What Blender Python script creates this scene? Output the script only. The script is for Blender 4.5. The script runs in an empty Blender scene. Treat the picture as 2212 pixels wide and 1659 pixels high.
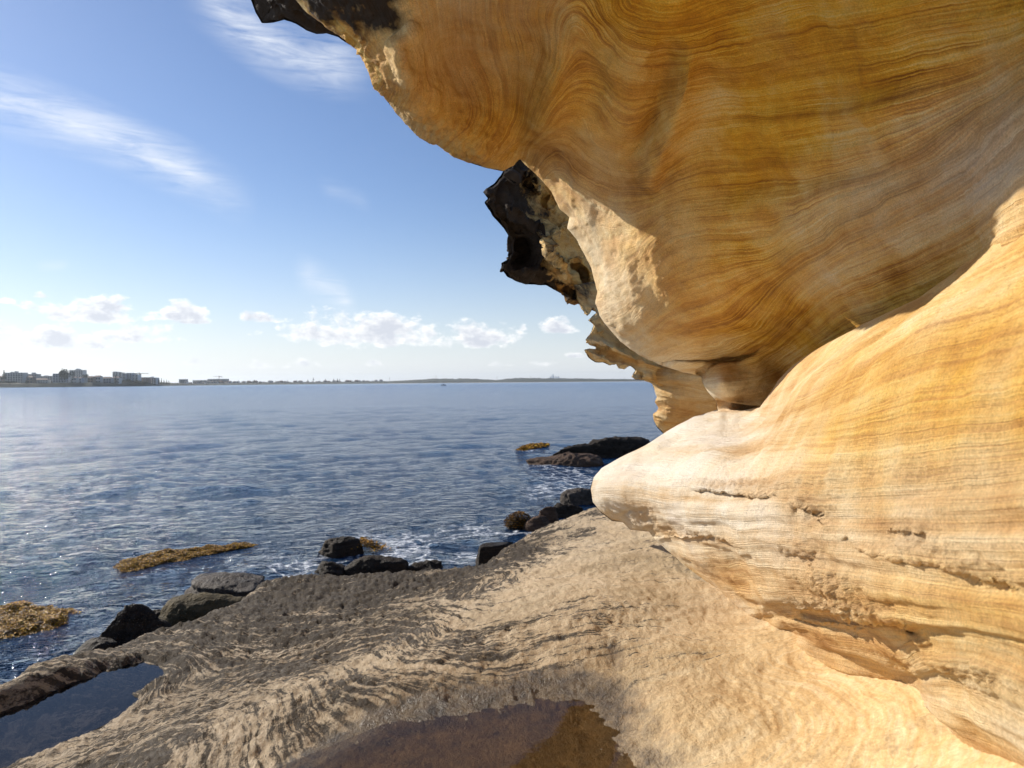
import bpy, bmesh, math, random
import numpy as np
from mathutils import Matrix, Vector

# ------------------------------------------------------------------ camera, sky, sun, exposure
S = bpy.context.scene
COL = S.collection
HAZE = 0.55e-4
EYE = 3.0                                   # camera height above the water
F, CX, CY = 1534.0, 1106.0, 829.5           # photograph measured at 2212 x 1659
PITCH, ROLL = math.radians(0.17), math.radians(0.45)
fw = np.array([0, math.cos(PITCH), -math.sin(PITCH)])
up0 = np.array([0, math.sin(PITCH), math.cos(PITCH)])
rt0 = np.array([1.0, 0, 0])
rt = rt0 * math.cos(ROLL) - up0 * math.sin(ROLL)
up = up0 * math.cos(ROLL) + rt0 * math.sin(ROLL)
cd = bpy.data.cameras.new('camera')
cam = bpy.data.objects.new('camera', cd)
COL.objects.link(cam)
M4 = Matrix.Identity(4)
for i in range(3):
    M4[i][0], M4[i][1], M4[i][2] = rt[i], up[i], -fw[i]
M4[2][3] = EYE
cam.matrix_world = M4
cd.sensor_width, cd.lens = 17.3, 12.0
cd.clip_start, cd.clip_end = 0.02, 60000
cd.dof.use_dof, cd.dof.focus_distance, cd.dof.aperture_fstop = True, 3.6, 2.8
S.camera = cam

SUN_AZ, SUN_EL = math.radians(-58), math.radians(27.6)   # azimuth from +Y towards +X
sun_dir = Vector((math.sin(SUN_AZ) * math.cos(SUN_EL), math.cos(SUN_AZ) * math.cos(SUN_EL), math.sin(SUN_EL)))
W = bpy.data.worlds.new('World')
S.world = W
W.use_nodes = True
SKY_STRENGTH = 0.061
sl = bpy.data.lights.new('sun', 'SUN')
sl.energy, sl.angle, sl.color = 3.4, math.radians(0.55), (1.0, 0.92, 0.80)
so = bpy.data.objects.new('sun', sl)
COL.objects.link(so)
so.rotation_euler = sun_dir.to_track_quat('Z', 'Y').to_euler()
S.view_settings.view_transform = 'Standard'
S.view_settings.look = 'None'
S.view_settings.exposure = 0.85
S.view_settings.gamma = 1
S.cycles.max_bounces = 9
S.cycles.diffuse_bounces = 7
S.cycles.glossy_bounces = 3
S.cycles.transparent_max_bounces = 6
S.cycles.sample_clamp_indirect = 6
S.cycles.use_denoising = True

# ------------------------------------------------------------------ measuring helpers
def rays(px, py):
    a = (np.asarray(px, float) - CX) / F
    b = -(np.asarray(py, float) - CY) / F
    d = fw + a[..., None] * rt + b[..., None] * up
    return d / d[..., 1:2]

def ray(px, py):
    return rays(np.array([px]), np.array([py]))[0]

def at(px, py, Y):
    """point (relative to the eye) seen at a pixel, at distance Y in front"""
    return ray(px, py) * Y

def on_level(px, py, z):
    d = ray(px, py)
    return d * (z / d[2])

def to_px(P):
    y = P @ fw
    ok = y > 0.05
    yy = np.where(ok, y, 1)
    px = CX + F * (P @ rt) / yy
    py = CY - F * (P @ up) / yy
    return np.where(ok, px, 1e5), np.where(ok, py, 1e5)

def azel(D):
    return (np.degrees(np.arctan2(D[..., 0], D[..., 1])),
            np.degrees(np.arctan2(D[..., 2], np.hypot(D[..., 0], D[..., 1]))))

# ------------------------------------------------------------------ noise
class Perlin:
    def __init__(self, seed):
        r = np.random.RandomState(seed)
        self.p = np.tile(r.permutation(256), 3).astype(np.int32)
        g = r.normal(size=(256, 3))
        self.g = (g / np.linalg.norm(g, axis=1)[:, None]).astype(np.float32)
    def __call__(self, P):
        P = np.asarray(P, np.float32)
        sh = P.shape[:-1]
        P = P.reshape(-1, 3)
        fl = np.floor(P)
        f = P - fl
        i = fl.astype(np.int32) & 255
        u = f * f * f * (f * (f * 6 - 15) + 10)
        out = 0
        for dx in (0, 1):
            wx = u[:, 0] if dx else 1 - u[:, 0]
            px = self.p[i[:, 0] + dx]
            for dy in (0, 1):
                wy = u[:, 1] if dy else 1 - u[:, 1]
                pxy = self.p[px + i[:, 1] + dy]
                for dz in (0, 1):
                    wz = u[:, 2] if dz else 1 - u[:, 2]
                    g = self.g[self.p[pxy + i[:, 2] + dz]]
                    d = g[:, 0] * (f[:, 0] - dx) + g[:, 1] * (f[:, 1] - dy) + g[:, 2] * (f[:, 2] - dz)
                    out = out + wx * wy * wz * d
        return out.reshape(sh)

_PN = [Perlin(s) for s in range(8)]

def fbm(P, freq, octv=4, seed=0, gain=0.5, ridge=False):
    P = np.asarray(P)
    out = 0; a = 1.0; f = freq
    for o in range(octv):
        n = _PN[(seed + o) % 8](P * f + 17.3 * (seed + 1) + o * 5.1)
        out = out + a * ((1 - 2.2 * np.abs(n)) if ridge else n * 1.6)
        a *= gain; f *= 2.03
    return out

def sstep(a, b, x):
    t = np.clip((x - a) / (b - a), 0, 1)
    return t * t * (3 - 2 * t)

# ------------------------------------------------------------------ scattered-data surface (thin plate)
class RBF:
    def __init__(self, X, v, lam=1e-4):
        X = np.asarray(X, float); v = np.asarray(v, float)
        n, d = X.shape
        self.X = X
        A = self.k(np.linalg.norm(X[:, None] - X[None], axis=-1)) + lam * np.eye(n)
        Pm = np.hstack([np.ones((n, 1)), X])
        K = np.block([[A, Pm], [Pm.T, np.zeros((d + 1, d + 1)) - 1e-9 * np.eye(d + 1)]])
        s = np.linalg.solve(K, np.concatenate([v, np.zeros(d + 1)]))
        self.w, self.c = s[:n], s[n:]
    @staticmethod
    def k(r):
        return r * r * np.log(r + 1e-9)
    def __call__(self, Q):
        sh = Q.shape[:-1]
        Q = Q.reshape(-1, Q.shape[-1])
        out = np.empty(len(Q))
        for i in range(0, len(Q), 20000):
            q = Q[i:i + 20000]
            d2 = np.maximum((q * q).sum(1)[:, None] + (self.X ** 2).sum(1)[None] - 2 * q @ self.X.T, 1e-12)
            out[i:i + 20000] = (0.5 * d2 * np.log(d2)) @ self.w + self.c[0] + q @ self.c[1:]
        return out.reshape(sh)

def poly_sd(poly, X, Y):
    """signed distance to a closed polygon, positive inside"""
    poly = np.asarray(poly, float)
    x, y = X.ravel(), Y.ravel()
    best = np.full(x.shape, 1e18)
    ins = np.zeros(x.shape, bool)
    n = len(poly)
    for i in range(n):
        a, b = poly[i], poly[(i + 1) % n]
        ab = b - a
        L = ab @ ab + 1e-12
        t = np.clip(((x - a[0]) * ab[0] + (y - a[1]) * ab[1]) / L, 0, 1)
        d = (x - a[0] - t * ab[0]) ** 2 + (y - a[1] - t * ab[1]) ** 2
        np.minimum(best, d, out=best)
        c = ((a[1] > y) != (b[1] > y))
        xi = a[0] + (y - a[1]) / (ab[1] if abs(ab[1]) > 1e-12 else 1e-12) * ab[0]
        ins ^= c & (x < xi)
    d = np.sqrt(best)
    return np.where(ins, d, -d).reshape(X.shape)

def line_sd(line, X, Y):
    """(signed distance, positive below the line in image sense; position 0..1 along it)"""
    line = np.asarray(line, float)
    seg = np.linalg.norm(np.diff(line, axis=0), axis=1)
    cum = np.concatenate([[0], np.cumsum(seg)])
    best = np.full(X.shape, 1e18); sg = np.zeros(X.shape); tt = np.zeros(X.shape)
    for i in range(len(line) - 1):
        a, b = line[i], line[i + 1]
        ab = b - a
        t = np.clip(((X - a[0]) * ab[0] + (Y - a[1]) * ab[1]) / (ab @ ab), 0, 1)
        dx, dy = X - a[0] - t * ab[0], Y - a[1] - t * ab[1]
        d = dx * dx + dy * dy
        m = d < best
        best = np.where(m, d, best)
        sg = np.where(m, np.sign(ab[0] * dy - ab[1] * dx), sg)
        tt = np.where(m, (cum[i] + t * seg[i]) / cum[-1], tt)
    return np.sqrt(best) * sg, tt

# ------------------------------------------------------------------ mesh helpers
def link(o, parent=None):
    COL.objects.link(o)
    if parent is not None:
        o.parent = parent
        o.matrix_parent_inverse = Matrix.Translation(-Vector(parent.location))
    return o

def fast_mesh(name, V, Q, mat, parent=None, attrs=None, smooth=True):
    me = bpy.data.meshes.new(name)
    V = np.asarray(V, np.float32); Q = np.asarray(Q, np.int32)
    k = Q.shape[1]
    me.vertices.add(len(V)); me.vertices.foreach_set('co', V.ravel())
    me.loops.add(Q.size); me.loops.foreach_set('vertex_index', Q.ravel())
    me.polygons.add(len(Q))
    me.polygons.foreach_set('loop_start', np.arange(0, Q.size, k, dtype=np.int32))
    me.polygons.foreach_set('use_smooth', np.full(len(Q), smooth))
    me.update(calc_edges=True)
    for an, av in (attrs or {}).items():
        a = me.attributes.new(an, 'FLOAT', 'POINT')
        a.data.foreach_set('value', np.asarray(av, np.float32).ravel())
    if mat: me.materials.append(mat)
    return link(bpy.data.objects.new(name, me), parent)

def bm_obj(name, bm, mat, parent=None, smooth=False):
    me = bpy.data.meshes.new(name)
    bm.to_mesh(me); bm.free()
    if smooth:
        me.polygons.foreach_set('use_smooth', np.ones(len(me.polygons), bool))
    if mat: me.materials.append(mat)
    return link(bpy.data.objects.new(name, me), parent)

def box(bm, x0, x1, y0, y1, z0, z1):
    v = [bm.verts.new((x, y, z)) for z in (z0, z1) for (x, y) in ((x0, y0), (x1, y0), (x1, y1), (x0, y1))]
    for f in ((3, 2, 1, 0), (4, 5, 6, 7), (0, 1, 5, 4), (1, 2, 6, 5), (2, 3, 7, 6), (3, 0, 4, 7)):
        bm.faces.new([v[i] for i in f])

def bar(bm, a, b, r, n=5, r2=None):
    a, b = Vector(a), Vector(b)
    q = (b - a).to_track_quat('Z', 'Y')
    ra = [bm.verts.new(a + q @ Vector((r * math.cos(t), r * math.sin(t), 0))) for t in [2 * math.pi * i / n for i in range(n)]]
    r2 = r if r2 is None else r2
    rb = [bm.verts.new(b + q @ Vector((r2 * math.cos(t), r2 * math.sin(t), 0))) for t in [2 * math.pi * i / n for i in range(n)]]
    for i in range(n):
        bm.faces.new((ra[i], ra[(i + 1) % n], rb[(i + 1) % n], rb[i]))
    bm.faces.new(ra[::-1]); bm.faces.new(rb)

def empty(name, loc=(0, 0, 0)):
    o = bpy.data.objects.new(name, None)
    o.location = loc
    return link(o)

def tag(o, label=None, cat=None, group=None, kind=None):
    if label: o['label'] = label
    if cat: o['category'] = cat
    if group: o['group'] = group
    if kind: o['kind'] = kind
    return o

# ------------------------------------------------------------------ material helpers
class NT:
    def __init__(self, name):
        self.m = bpy.data.materials.new(name)
        self.m.use_nodes = True
        self.t = self.m.node_tree
        self.t.nodes.clear()
        self.out = self.n('ShaderNodeOutputMaterial')
    def n(self, kind, **kw):
        nd = self.t.nodes.new(kind)
        for k, v in kw.items():
            setattr(nd, k, v)
        return nd
    def put(self, sock, v):
        if isinstance(v, bpy.types.NodeSocket):
            self.t.links.new(v, sock)
        elif isinstance(v, (tuple, list)) and len(v) == 3 and sock.type == 'RGBA':
            sock.default_value = (*v, 1)
        else:
            sock.default_value = v
    def math(self, op, a, b=0.0, c=None, clamp=False):
        nd = self.n('ShaderNodeMath', operation=op, use_clamp=clamp)
        self.put(nd.inputs[0], a); self.put(nd.inputs[1], b)
        if c is not None: self.put(nd.inputs[2], c)
        return nd.outputs[0]
    def mix(self, f, a, b, blend='MIX'):
        nd = self.n('ShaderNodeMix', data_type='RGBA', blend_type=blend)
        self.put(nd.inputs[0], f); self.put(nd.inputs[6], a); self.put(nd.inputs[7], b)
        return nd.outputs[2]
    def vmath(self, op, a, b):
        nd = self.n('ShaderNodeVectorMath', operation=op)
        self.put(nd.inputs[0], a); self.put(nd.inputs[1], b)
        return nd.outputs[0]
    def noise(self, vec=None, scale=5, detail=4, rough=0.55, w=None, dist=0.0, dims='3D'):
        nd = self.n('ShaderNodeTexNoise', noise_dimensions=dims)
        if vec is not None: self.put(nd.inputs['Vector'], vec)
        if w is not None: self.put(nd.inputs['W'], w)
        self.put(nd.inputs['Scale'], scale)
        nd.inputs['Detail'].default_value = detail
        nd.inputs['Roughness'].default_value = rough
        nd.inputs['Distortion'].default_value = dist
        return nd.outputs['Fac']
    def voro(self, vec, scale, feature='F1', out='Distance', rnd=1.0):
        nd = self.n('ShaderNodeTexVoronoi', feature=feature)
        self.put(nd.inputs['Vector'], vec); nd.inputs['Scale'].default_value = scale
        nd.inputs['Randomness'].default_value = rnd
        return nd.outputs[out]
    def ramp(self, f, stops, interp='LINEAR'):
        nd = self.n('ShaderNodeValToRGB')
        nd.color_ramp.interpolation = interp
        el = nd.color_ramp.elements
        while len(el) < len(stops): el.new(0.5)
        for e, (p, c) in zip(el, stops):
            e.position = p
            e.color = (c, c, c, 1) if isinstance(c, (int, float)) else (*c, 1)
        self.put(nd.inputs[0], f)
        return nd.outputs[0]
    def rng(self, v, a, b, c=0.0, d=1.0):
        nd = self.n('ShaderNodeMapRange')
        self.put(nd.inputs[0], v)
        for i, x in enumerate((a, b, c, d)): nd.inputs[i + 1].default_value = x
        return nd.outputs[0]
    def attr(self, name):
        return self.n('ShaderNodeAttribute', attribute_name=name).outputs['Fac']
    def pos(self):
        return self.n('ShaderNodeNewGeometry').outputs['Position']
    def scaled(self, vec, s, rot=(0, 0, 0)):
        nd = self.n('ShaderNodeMapping')
        self.put(nd.inputs[0], vec)
        nd.inputs['Scale'].default_value = s
        nd.inputs['Rotation'].default_value = rot
        return nd.outputs[0]
    def bump(self, h, strength=0.5, dist=0.01, normal=None):
        nd = self.n('ShaderNodeBump')
        nd.inputs['Strength'].default_value = strength
        nd.inputs['Distance'].default_value = dist
        self.put(nd.inputs['Height'], h)
        if normal is not None: self.put(nd.inputs['Normal'], normal)
        return nd.outputs[0]
    def principled(self, col, rough=0.8, normal=None, **kw):
        nd = self.n('ShaderNodeBsdfPrincipled')
        self.put(nd.inputs['Base Color'], col)
        self.put(nd.inputs['Roughness'], rough)
        if normal is not None: self.put(nd.inputs['Normal'], normal)
        for k, v in kw.items(): self.put(nd.inputs[k], v)
        self.t.links.new(nd.outputs[0], self.out.inputs[0])
        return self.m

def plain(name, col, rough=0.7, var=0.15, scale=0.5, **kw):
    t = NT(name)
    n = t.noise(t.pos(), scale, 4)
    c = t.mix(n, tuple(x * (1 - var) for x in col), tuple(min(1, x * (1 + var)) for x in col))
    return t.principled(c, rough, **kw)

# ---- sandstone: banding follows the 'strata' attribute, tone the 'pale' one, black crust the 'crust' one
def mat_sandstone():
    t = NT('sandstone')
    P = t.pos()
    st = t.attr('strata'); pale = t.attr('pale'); crust = t.attr('crust'); grit = t.attr('grit')
    wob = t.noise(P, 2.0, 4, 0.6)
    wob2 = t.noise(P, 9, 4, 0.65)
    s = t.math('ADD', st, t.math('ADD', t.math('MULTIPLY', wob, 0.30), t.math('MULTIPLY', wob2, 0.055)))
    def bands(k, along, detail, rough):
        cb = t.n('ShaderNodeCombineXYZ')
        sp = t.n('ShaderNodeSeparateXYZ'); t.put(sp.inputs[0], P)
        t.put(cb.inputs[0], t.math('MULTIPLY', s, k))
        t.put(cb.inputs[1], t.math('MULTIPLY', t.math('ADD', sp.outputs[0], sp.outputs[2]), along))
        t.put(cb.inputs[2], t.math('MULTIPLY', sp.outputs[1], along))
        return t.noise(cb.outputs[0], 1.0, detail, rough)
    b1 = bands(0.9, 0.6, 2, 0.5)
    b2 = bands(4.6, 0.7, 3, 0.6)
    b3 = t.rng(bands(20.0, 0.9, 3, 0.66), 0.34, 0.66)
    b4 = bands(58.0, 2.6, 3, 0.65)
    patch = t.noise(P, 2.6, 6, 0.62)
    blot = t.noise(P, 7.5, 5, 0.65)
    band = t.math('ADD', t.math('MULTIPLY', t.math('SUBTRACT', b1, 0.5), 0.70), t.math('MULTIPLY', t.math('SUBTRACT', b2, 0.5), 0.55))
    finel = t.math('ADD', t.math('MULTIPLY', t.math('SUBTRACT', b3, 0.5), 0.44), t.math('MULTIPLY', t.math('SUBTRACT', b4, 0.5), 0.80))
    band = t.math('ADD', band, t.math('MULTIPLY', t.math('SUBTRACT', patch, 0.5), 0.75))
    band = t.math('ADD', band, t.math('MULTIPLY_ADD', t.math('SUBTRACT', blot, 0.5), 0.55, 0.5))
    bigb = band
    vis = t.math('MULTIPLY', t.rng(t.noise(P, 2.3, 4, 0.6), 0.38, 0.62, 0.45, 1.35), t.attr('line'))
    finel = t.math('MULTIPLY', finel, vis)
    band = t.math('ADD', band, finel)
    ochre = t.ramp(band, [(0.10, (0.27, 0.105, 0.011)), (0.34, (0.52, 0.24, 0.018)), (0.52, (0.67, 0.365, 0.032)), (0.68, (0.73, 0.46, 0.07)), (0.90, (0.76, 0.57, 0.21))])
    cband = t.math('MULTIPLY_ADD', t.math('ADD', t.math('MULTIPLY', t.math('SUBTRACT', bigb, 0.5), 1.2), t.math('MULTIPLY_ADD', finel, 0.4, t.math('MULTIPLY', t.math('SUBTRACT', b1, 0.5), 0.7))), 0.66, t.math('MULTIPLY_ADD', t.rng(pale, 0.6, 1.1), 0.17, 0.54))
    cream = t.ramp(cband, [(0.14, (0.45, 0.25, 0.11)), (0.34, (0.60, 0.41, 0.225)), (0.5, (0.69, 0.54, 0.36)), (0.68, (0.76, 0.67, 0.53)), (0.9, (0.80, 0.74, 0.645))])
    pf = t.rng(t.math('ADD', pale, t.math('MULTIPLY', t.math('SUBTRACT', patch, 0.5), 0.7)), 0.0, 1.0)
    col = t.mix(pf, ochre, cream)
    # pinkish grey washed zones
    wash = t.rng(t.noise(P, 1.3, 4, 0.55), 0.52, 0.72)
    col = t.mix(t.math('MULTIPLY', wash, 0.30), col, t.mix(pf, (0.44, 0.25, 0.09), (0.60, 0.41, 0.27)))
    gr = t.noise(P, 170, 3, 0.8)
    col = t.mix(1.0, col, t.ramp(gr, [(0.3, 0.70), (0.7, 1.22)]), 'MULTIPLY')
    pit = t.rng(t.noise(P, 60, 3, 0.7), 0.30, 0.42, 1, 0)
    gcol = t.mix(pit, col, (0.20, 0.115, 0.055))
    col = t.mix(t.math('MULTIPLY', grit, 0.7), col, t.mix(0.55, gcol, (0.44, 0.275, 0.15)))
    cn = t.noise(P, 6, 5, 0.65)
    cmask = t.rng(t.math('ADD', crust, t.math('MULTIPLY', t.math('SUBTRACT', cn, 0.5), 0.9)), 0.42, 0.62)
    ccol = t.mix(t.noise(P, 18, 4, 0.7), (0.012, 0.009, 0.008), (0.065, 0.048, 0.035))
    col = t.mix(cmask, col, ccol)
    h = t.math('ADD', t.math('MULTIPLY', b3, 0.35), t.math('ADD', t.math('MULTIPLY', gr, 0.40), t.math('MULTIPLY', t.noise(P, 70, 4, 0.75), 0.9)))
    h = t.math('ADD', h, t.math('ADD', t.math('MULTIPLY', b2, 0.4), t.math('MULTIPLY', b4, 0.5)))
    nb = t.bump(h, 0.75, 0.014)
    return t.principled(col, 0.88, nb, **{'Specular IOR Level': 0.22})

def mat_platform():
    t = NT('shore_rock')
    P = t.pos()
    st = t.attr('strata'); alg = t.attr('algae'); wet = t.attr('wet'); warm = t.attr('warm')
    # streaks that follow the beds
    s = t.math('ADD', st, t.math('MULTIPLY', t.noise(P, 3, 4, 0.6), 0.5))
    cb = t.n('ShaderNodeCombineXYZ'); spx_ = t.n('ShaderNodeSeparateXYZ'); t.put(spx_.inputs[0], P)
    t.put(cb.inputs[0], t.math('MULTIPLY', s, 9.0)); t.put(cb.inputs[1], t.math('MULTIPLY', spx_.outputs[0], 2.4)); t.put(cb.inputs[2], t.math('MULTIPLY', spx_.outputs[1], 2.4))
    lines = t.noise(cb.outputs[0], 1.0, 4, 0.68)
    cells = t.noise(t.scaled(P, (1, 0.75, 1)), 22, 6, 0.74)
    big = t.noise(P, 1.6, 5, 0.6)
    speck = t.noise(P, 75, 4, 0.75)
    f = t.math('ADD', t.math('MULTIPLY', lines, 1.05), t.math('ADD', t.math('MULTIPLY', cells, 0.62), t.math('MULTIPLY', big, 0.55)))
    f = t.math('ADD', f, t.math('MULTIPLY', speck, 0.35))
    f = t.math('ADD', t.math('MULTIPLY', t.math('SUBTRACT', f, 1.31), 2.0), alg)
    m = t.rng(f, 0.36, 0.62)
    stone = t.ramp(t.noise(P, 4, 6, 0.65), [(0.25, (0.36, 0.265, 0.165)), (0.5, (0.51, 0.40, 0.27)), (0.75, (0.63, 0.52, 0.38))])
    stone = t.mix(t.math('MULTIPLY', t.rng(t.noise(P, 1.9, 5, 0.65), 0.46, 0.66), 0.75), stone, t.ramp(speck, [(0.3, (0.17, 0.128, 0.075)), (0.7, (0.34, 0.27, 0.18))]))
    gold = t.ramp(t.math('ADD', t.math('MULTIPLY', lines, 0.8), t.math('MULTIPLY', t.noise(P, 5, 5), 0.3)), [(0.3, (0.46, 0.25, 0.085)), (0.5, (0.62, 0.42, 0.19)), (0.7, (0.70, 0.54, 0.31))])
    stone = t.mix(warm, stone, gold)
    dark = t.ramp(t.noise(P, 30, 5, 0.7), [(0.3, (0.021, 0.013, 0.006)), (0.55, (0.056, 0.038, 0.019)), (0.75, (0.12, 0.085, 0.046))])
    col = t.mix(m, stone, dark)
    col = t.mix(1.0, col, t.ramp(speck, [(0.25, 0.72), (0.75, 1.2)]), 'MULTIPLY')
    wn = t.rng(t.math('ADD', wet, t.math('MULTIPLY', t.math('SUBTRACT', t.math('MULTIPLY_ADD', cells, 0.5, t.math('MULTIPLY', big, 0.5)), 0.5), 3.0)), 0.15, 0.85)
    wcol = t.ramp(t.math('ADD', t.noise(P, 14, 6, 0.75), t.math('MULTIPLY', t.attr('pool'), 0.16)), [(0.3, (0.022, 0.013, 0.008)), (0.5, (0.115, 0.078, 0.040)), (0.68, (0.22, 0.155, 0.078)), (0.85, (0.31, 0.225, 0.12))])
    col = t.mix(wn, col, wcol)
    h = t.math('ADD', t.math('MULTIPLY', cells, 1.0), t.math('ADD', t.math('MULTIPLY', speck, 0.45), t.math('MULTIPLY', lines, 0.25)))
    h = t.math('MULTIPLY', h, t.rng(alg, -0.1, 0.6, 0.22, 1.0))
    nb = t.bump(h, 0.85, 0.035)
    rough = t.math('SUBTRACT', 0.86, t.math('MULTIPLY', wn, 0.55))
    return t.principled(col, rough, nb, **{'Specular IOR Level': 0.4})

def mat_boulder(name, dark, light, rough=0.6, scale=8.0, weed=0.0):
    t = NT(name)
    P = t.pos()
    n = t.noise(P, scale, 7, 0.7)
    col = t.ramp(n, [(0.28, dark), (0.72, light)])
    b = t.rng(t.voro(P, scale * 7), 0.0, 0.45, 1, 0)
    lay = t.noise(t.scaled(P, (1.5, 1.5, 14)), 1.6, 5, 0.6)
    col = t.mix(t.math('MULTIPLY', t.rng(lay, 0.45, 0.6), 0.5), col, tuple(x * 0.6 for x in dark))
    h = t.math('ADD', n, t.math('ADD', t.math('MULTIPLY', b, 0.3), t.math('MULTIPLY', lay, 0.6)))
    return t.principled(col, t.rng(n, 0.3, 0.7, rough - 0.1, rough + 0.25), t.bump(h, 1.0, 0.06), **{'Specular IOR Level': 0.18})

def mat_sea():
    t = NT('sea_water')
    P = t.pos()
    foam_a = t.attr('foam'); chop = t.attr('chop')
    n1 = t.noise(t.scaled(P, (0.75, 1.25, 1), (0, 0, 0.25)), 0.55, 3, 0.55)
    n2 = t.noise(t.scaled(P, (0.8, 1.3, 1), (0, 0, -0.3)), 3.2, 4, 0.6)
    n3 = t.noise(P, 9, 3, 0.6)
    h = t.math('ADD', t.math('MULTIPLY', n1, 0.19), t.math('ADD', t.math('MULTIPLY', n2, 0.21), t.math('MULTIPLY', n3, 0.045)))
    nb = t.bump(h, 1.0, 1.0)
    web = t.voro(t.vmath('ADD', t.scaled(P, (1, 1, 0)), t.n('ShaderNodeTexNoise').outputs['Color']), 2.3, 'DISTANCE_TO_EDGE')
    wv = t.n('ShaderNodeTexNoise'); t.put(wv.inputs['Vector'], P); wv.inputs['Scale'].default_value = 1.5; wv.inputs['Detail'].default_value = 5
    web = t.voro(t.vmath('ADD', t.scaled(P, (1, 1, 0)), wv.outputs['Color']), 1.7, 'DISTANCE_TO_EDGE')
    thin = t.rng(web, 0.0, 0.11, 1, 0)
    bub = t.rng(t.noise(P, 9, 5, 0.7), 0.36, 0.56)
    fm = t.math('MULTIPLY', t.math('MULTIPLY', thin, bub), t.rng(t.math('ADD', foam_a, t.math('MULTIPLY', t.math('SUBTRACT', t.noise(P, 1.1, 3), 0.5), 0.8)), 0.12, 0.5))
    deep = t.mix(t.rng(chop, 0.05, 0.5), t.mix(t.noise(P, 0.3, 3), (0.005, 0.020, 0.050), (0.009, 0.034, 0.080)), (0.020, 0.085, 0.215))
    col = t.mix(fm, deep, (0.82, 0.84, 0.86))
    return t.principled(col, t.math('ADD', t.math('MULTIPLY_ADD', chop, 0.15, 0.04), t.math('MULTIPLY', fm, 0.6)), nb, **{'IOR': 1.333, 'Specular IOR Level': 0.5, 'Specular Tint': (0.68, 0.86, 1.0)})

def mat_pool(name, tint, rough):
    t = NT(name)
    P = t.pos()
    tr = t.n('ShaderNodeBsdfTransparent'); tr.inputs[0].default_value = (*tint, 1)
    gl = t.n('ShaderNodeBsdfGlossy'); gl.inputs['Roughness'].default_value = rough
    nb = t.bump(t.noise(P, 16, 3), 0.04, 0.01)
    t.put(gl.inputs['Normal'], nb)
    ge = t.n('ShaderNodeNewGeometry')
    dt = t.n('ShaderNodeVectorMath', operation='DOT_PRODUCT')
    t.put(dt.inputs[0], ge.outputs['Normal']); t.put(dt.inputs[1], ge.outputs['Incoming'])
    fres = t.math('MULTIPLY_ADD', t.math('POWER', t.math('SUBTRACT', 1.0, t.math('ABSOLUTE', dt.outputs['Value'])), 5.0), 0.98, 0.02)
    mx = t.n('ShaderNodeMixShader')
    t.put(mx.inputs[0], fres); t.put(mx.inputs[1], tr.outputs[0]); t.put(mx.inputs[2], gl.outputs[0])
    t.t.links.new(mx.outputs[0], t.out.inputs[0])
    return t.m

SAND = mat_sandstone()
SHORE = mat_platform()
SEA = mat_sea()
M_DARK = mat_boulder('dark_wet_rock', (0.010, 0.007, 0.005), (0.058, 0.041, 0.027), 0.6, 6)
M_GREY = mat_boulder('grey_slab_rock', (0.032, 0.025, 0.020), (0.125, 0.10, 0.08), 0.55, 6)
M_OLIVE = mat_boulder('olive_rock', (0.05, 0.038, 0.018), (0.115, 0.088, 0.045), 0.75, 3)
M_BROWN = mat_boulder('brown_rock', (0.05, 0.028, 0.018), (0.16, 0.10, 0.065), 0.65, 6)
def mat_weed():
    t = NT('kelp')
    oi = t.attr('tone')
    col = t.ramp(oi, [(0.0, (0.030, 0.016, 0.004)), (0.4, (0.19, 0.085, 0.002)), (0.75, (0.42, 0.205, 0.003)), (1.0, (0.50, 0.30, 0.008))])
    return t.principled(col, 0.6, **{'Specular IOR Level': 0.18})
M_KELP = mat_weed()

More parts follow.
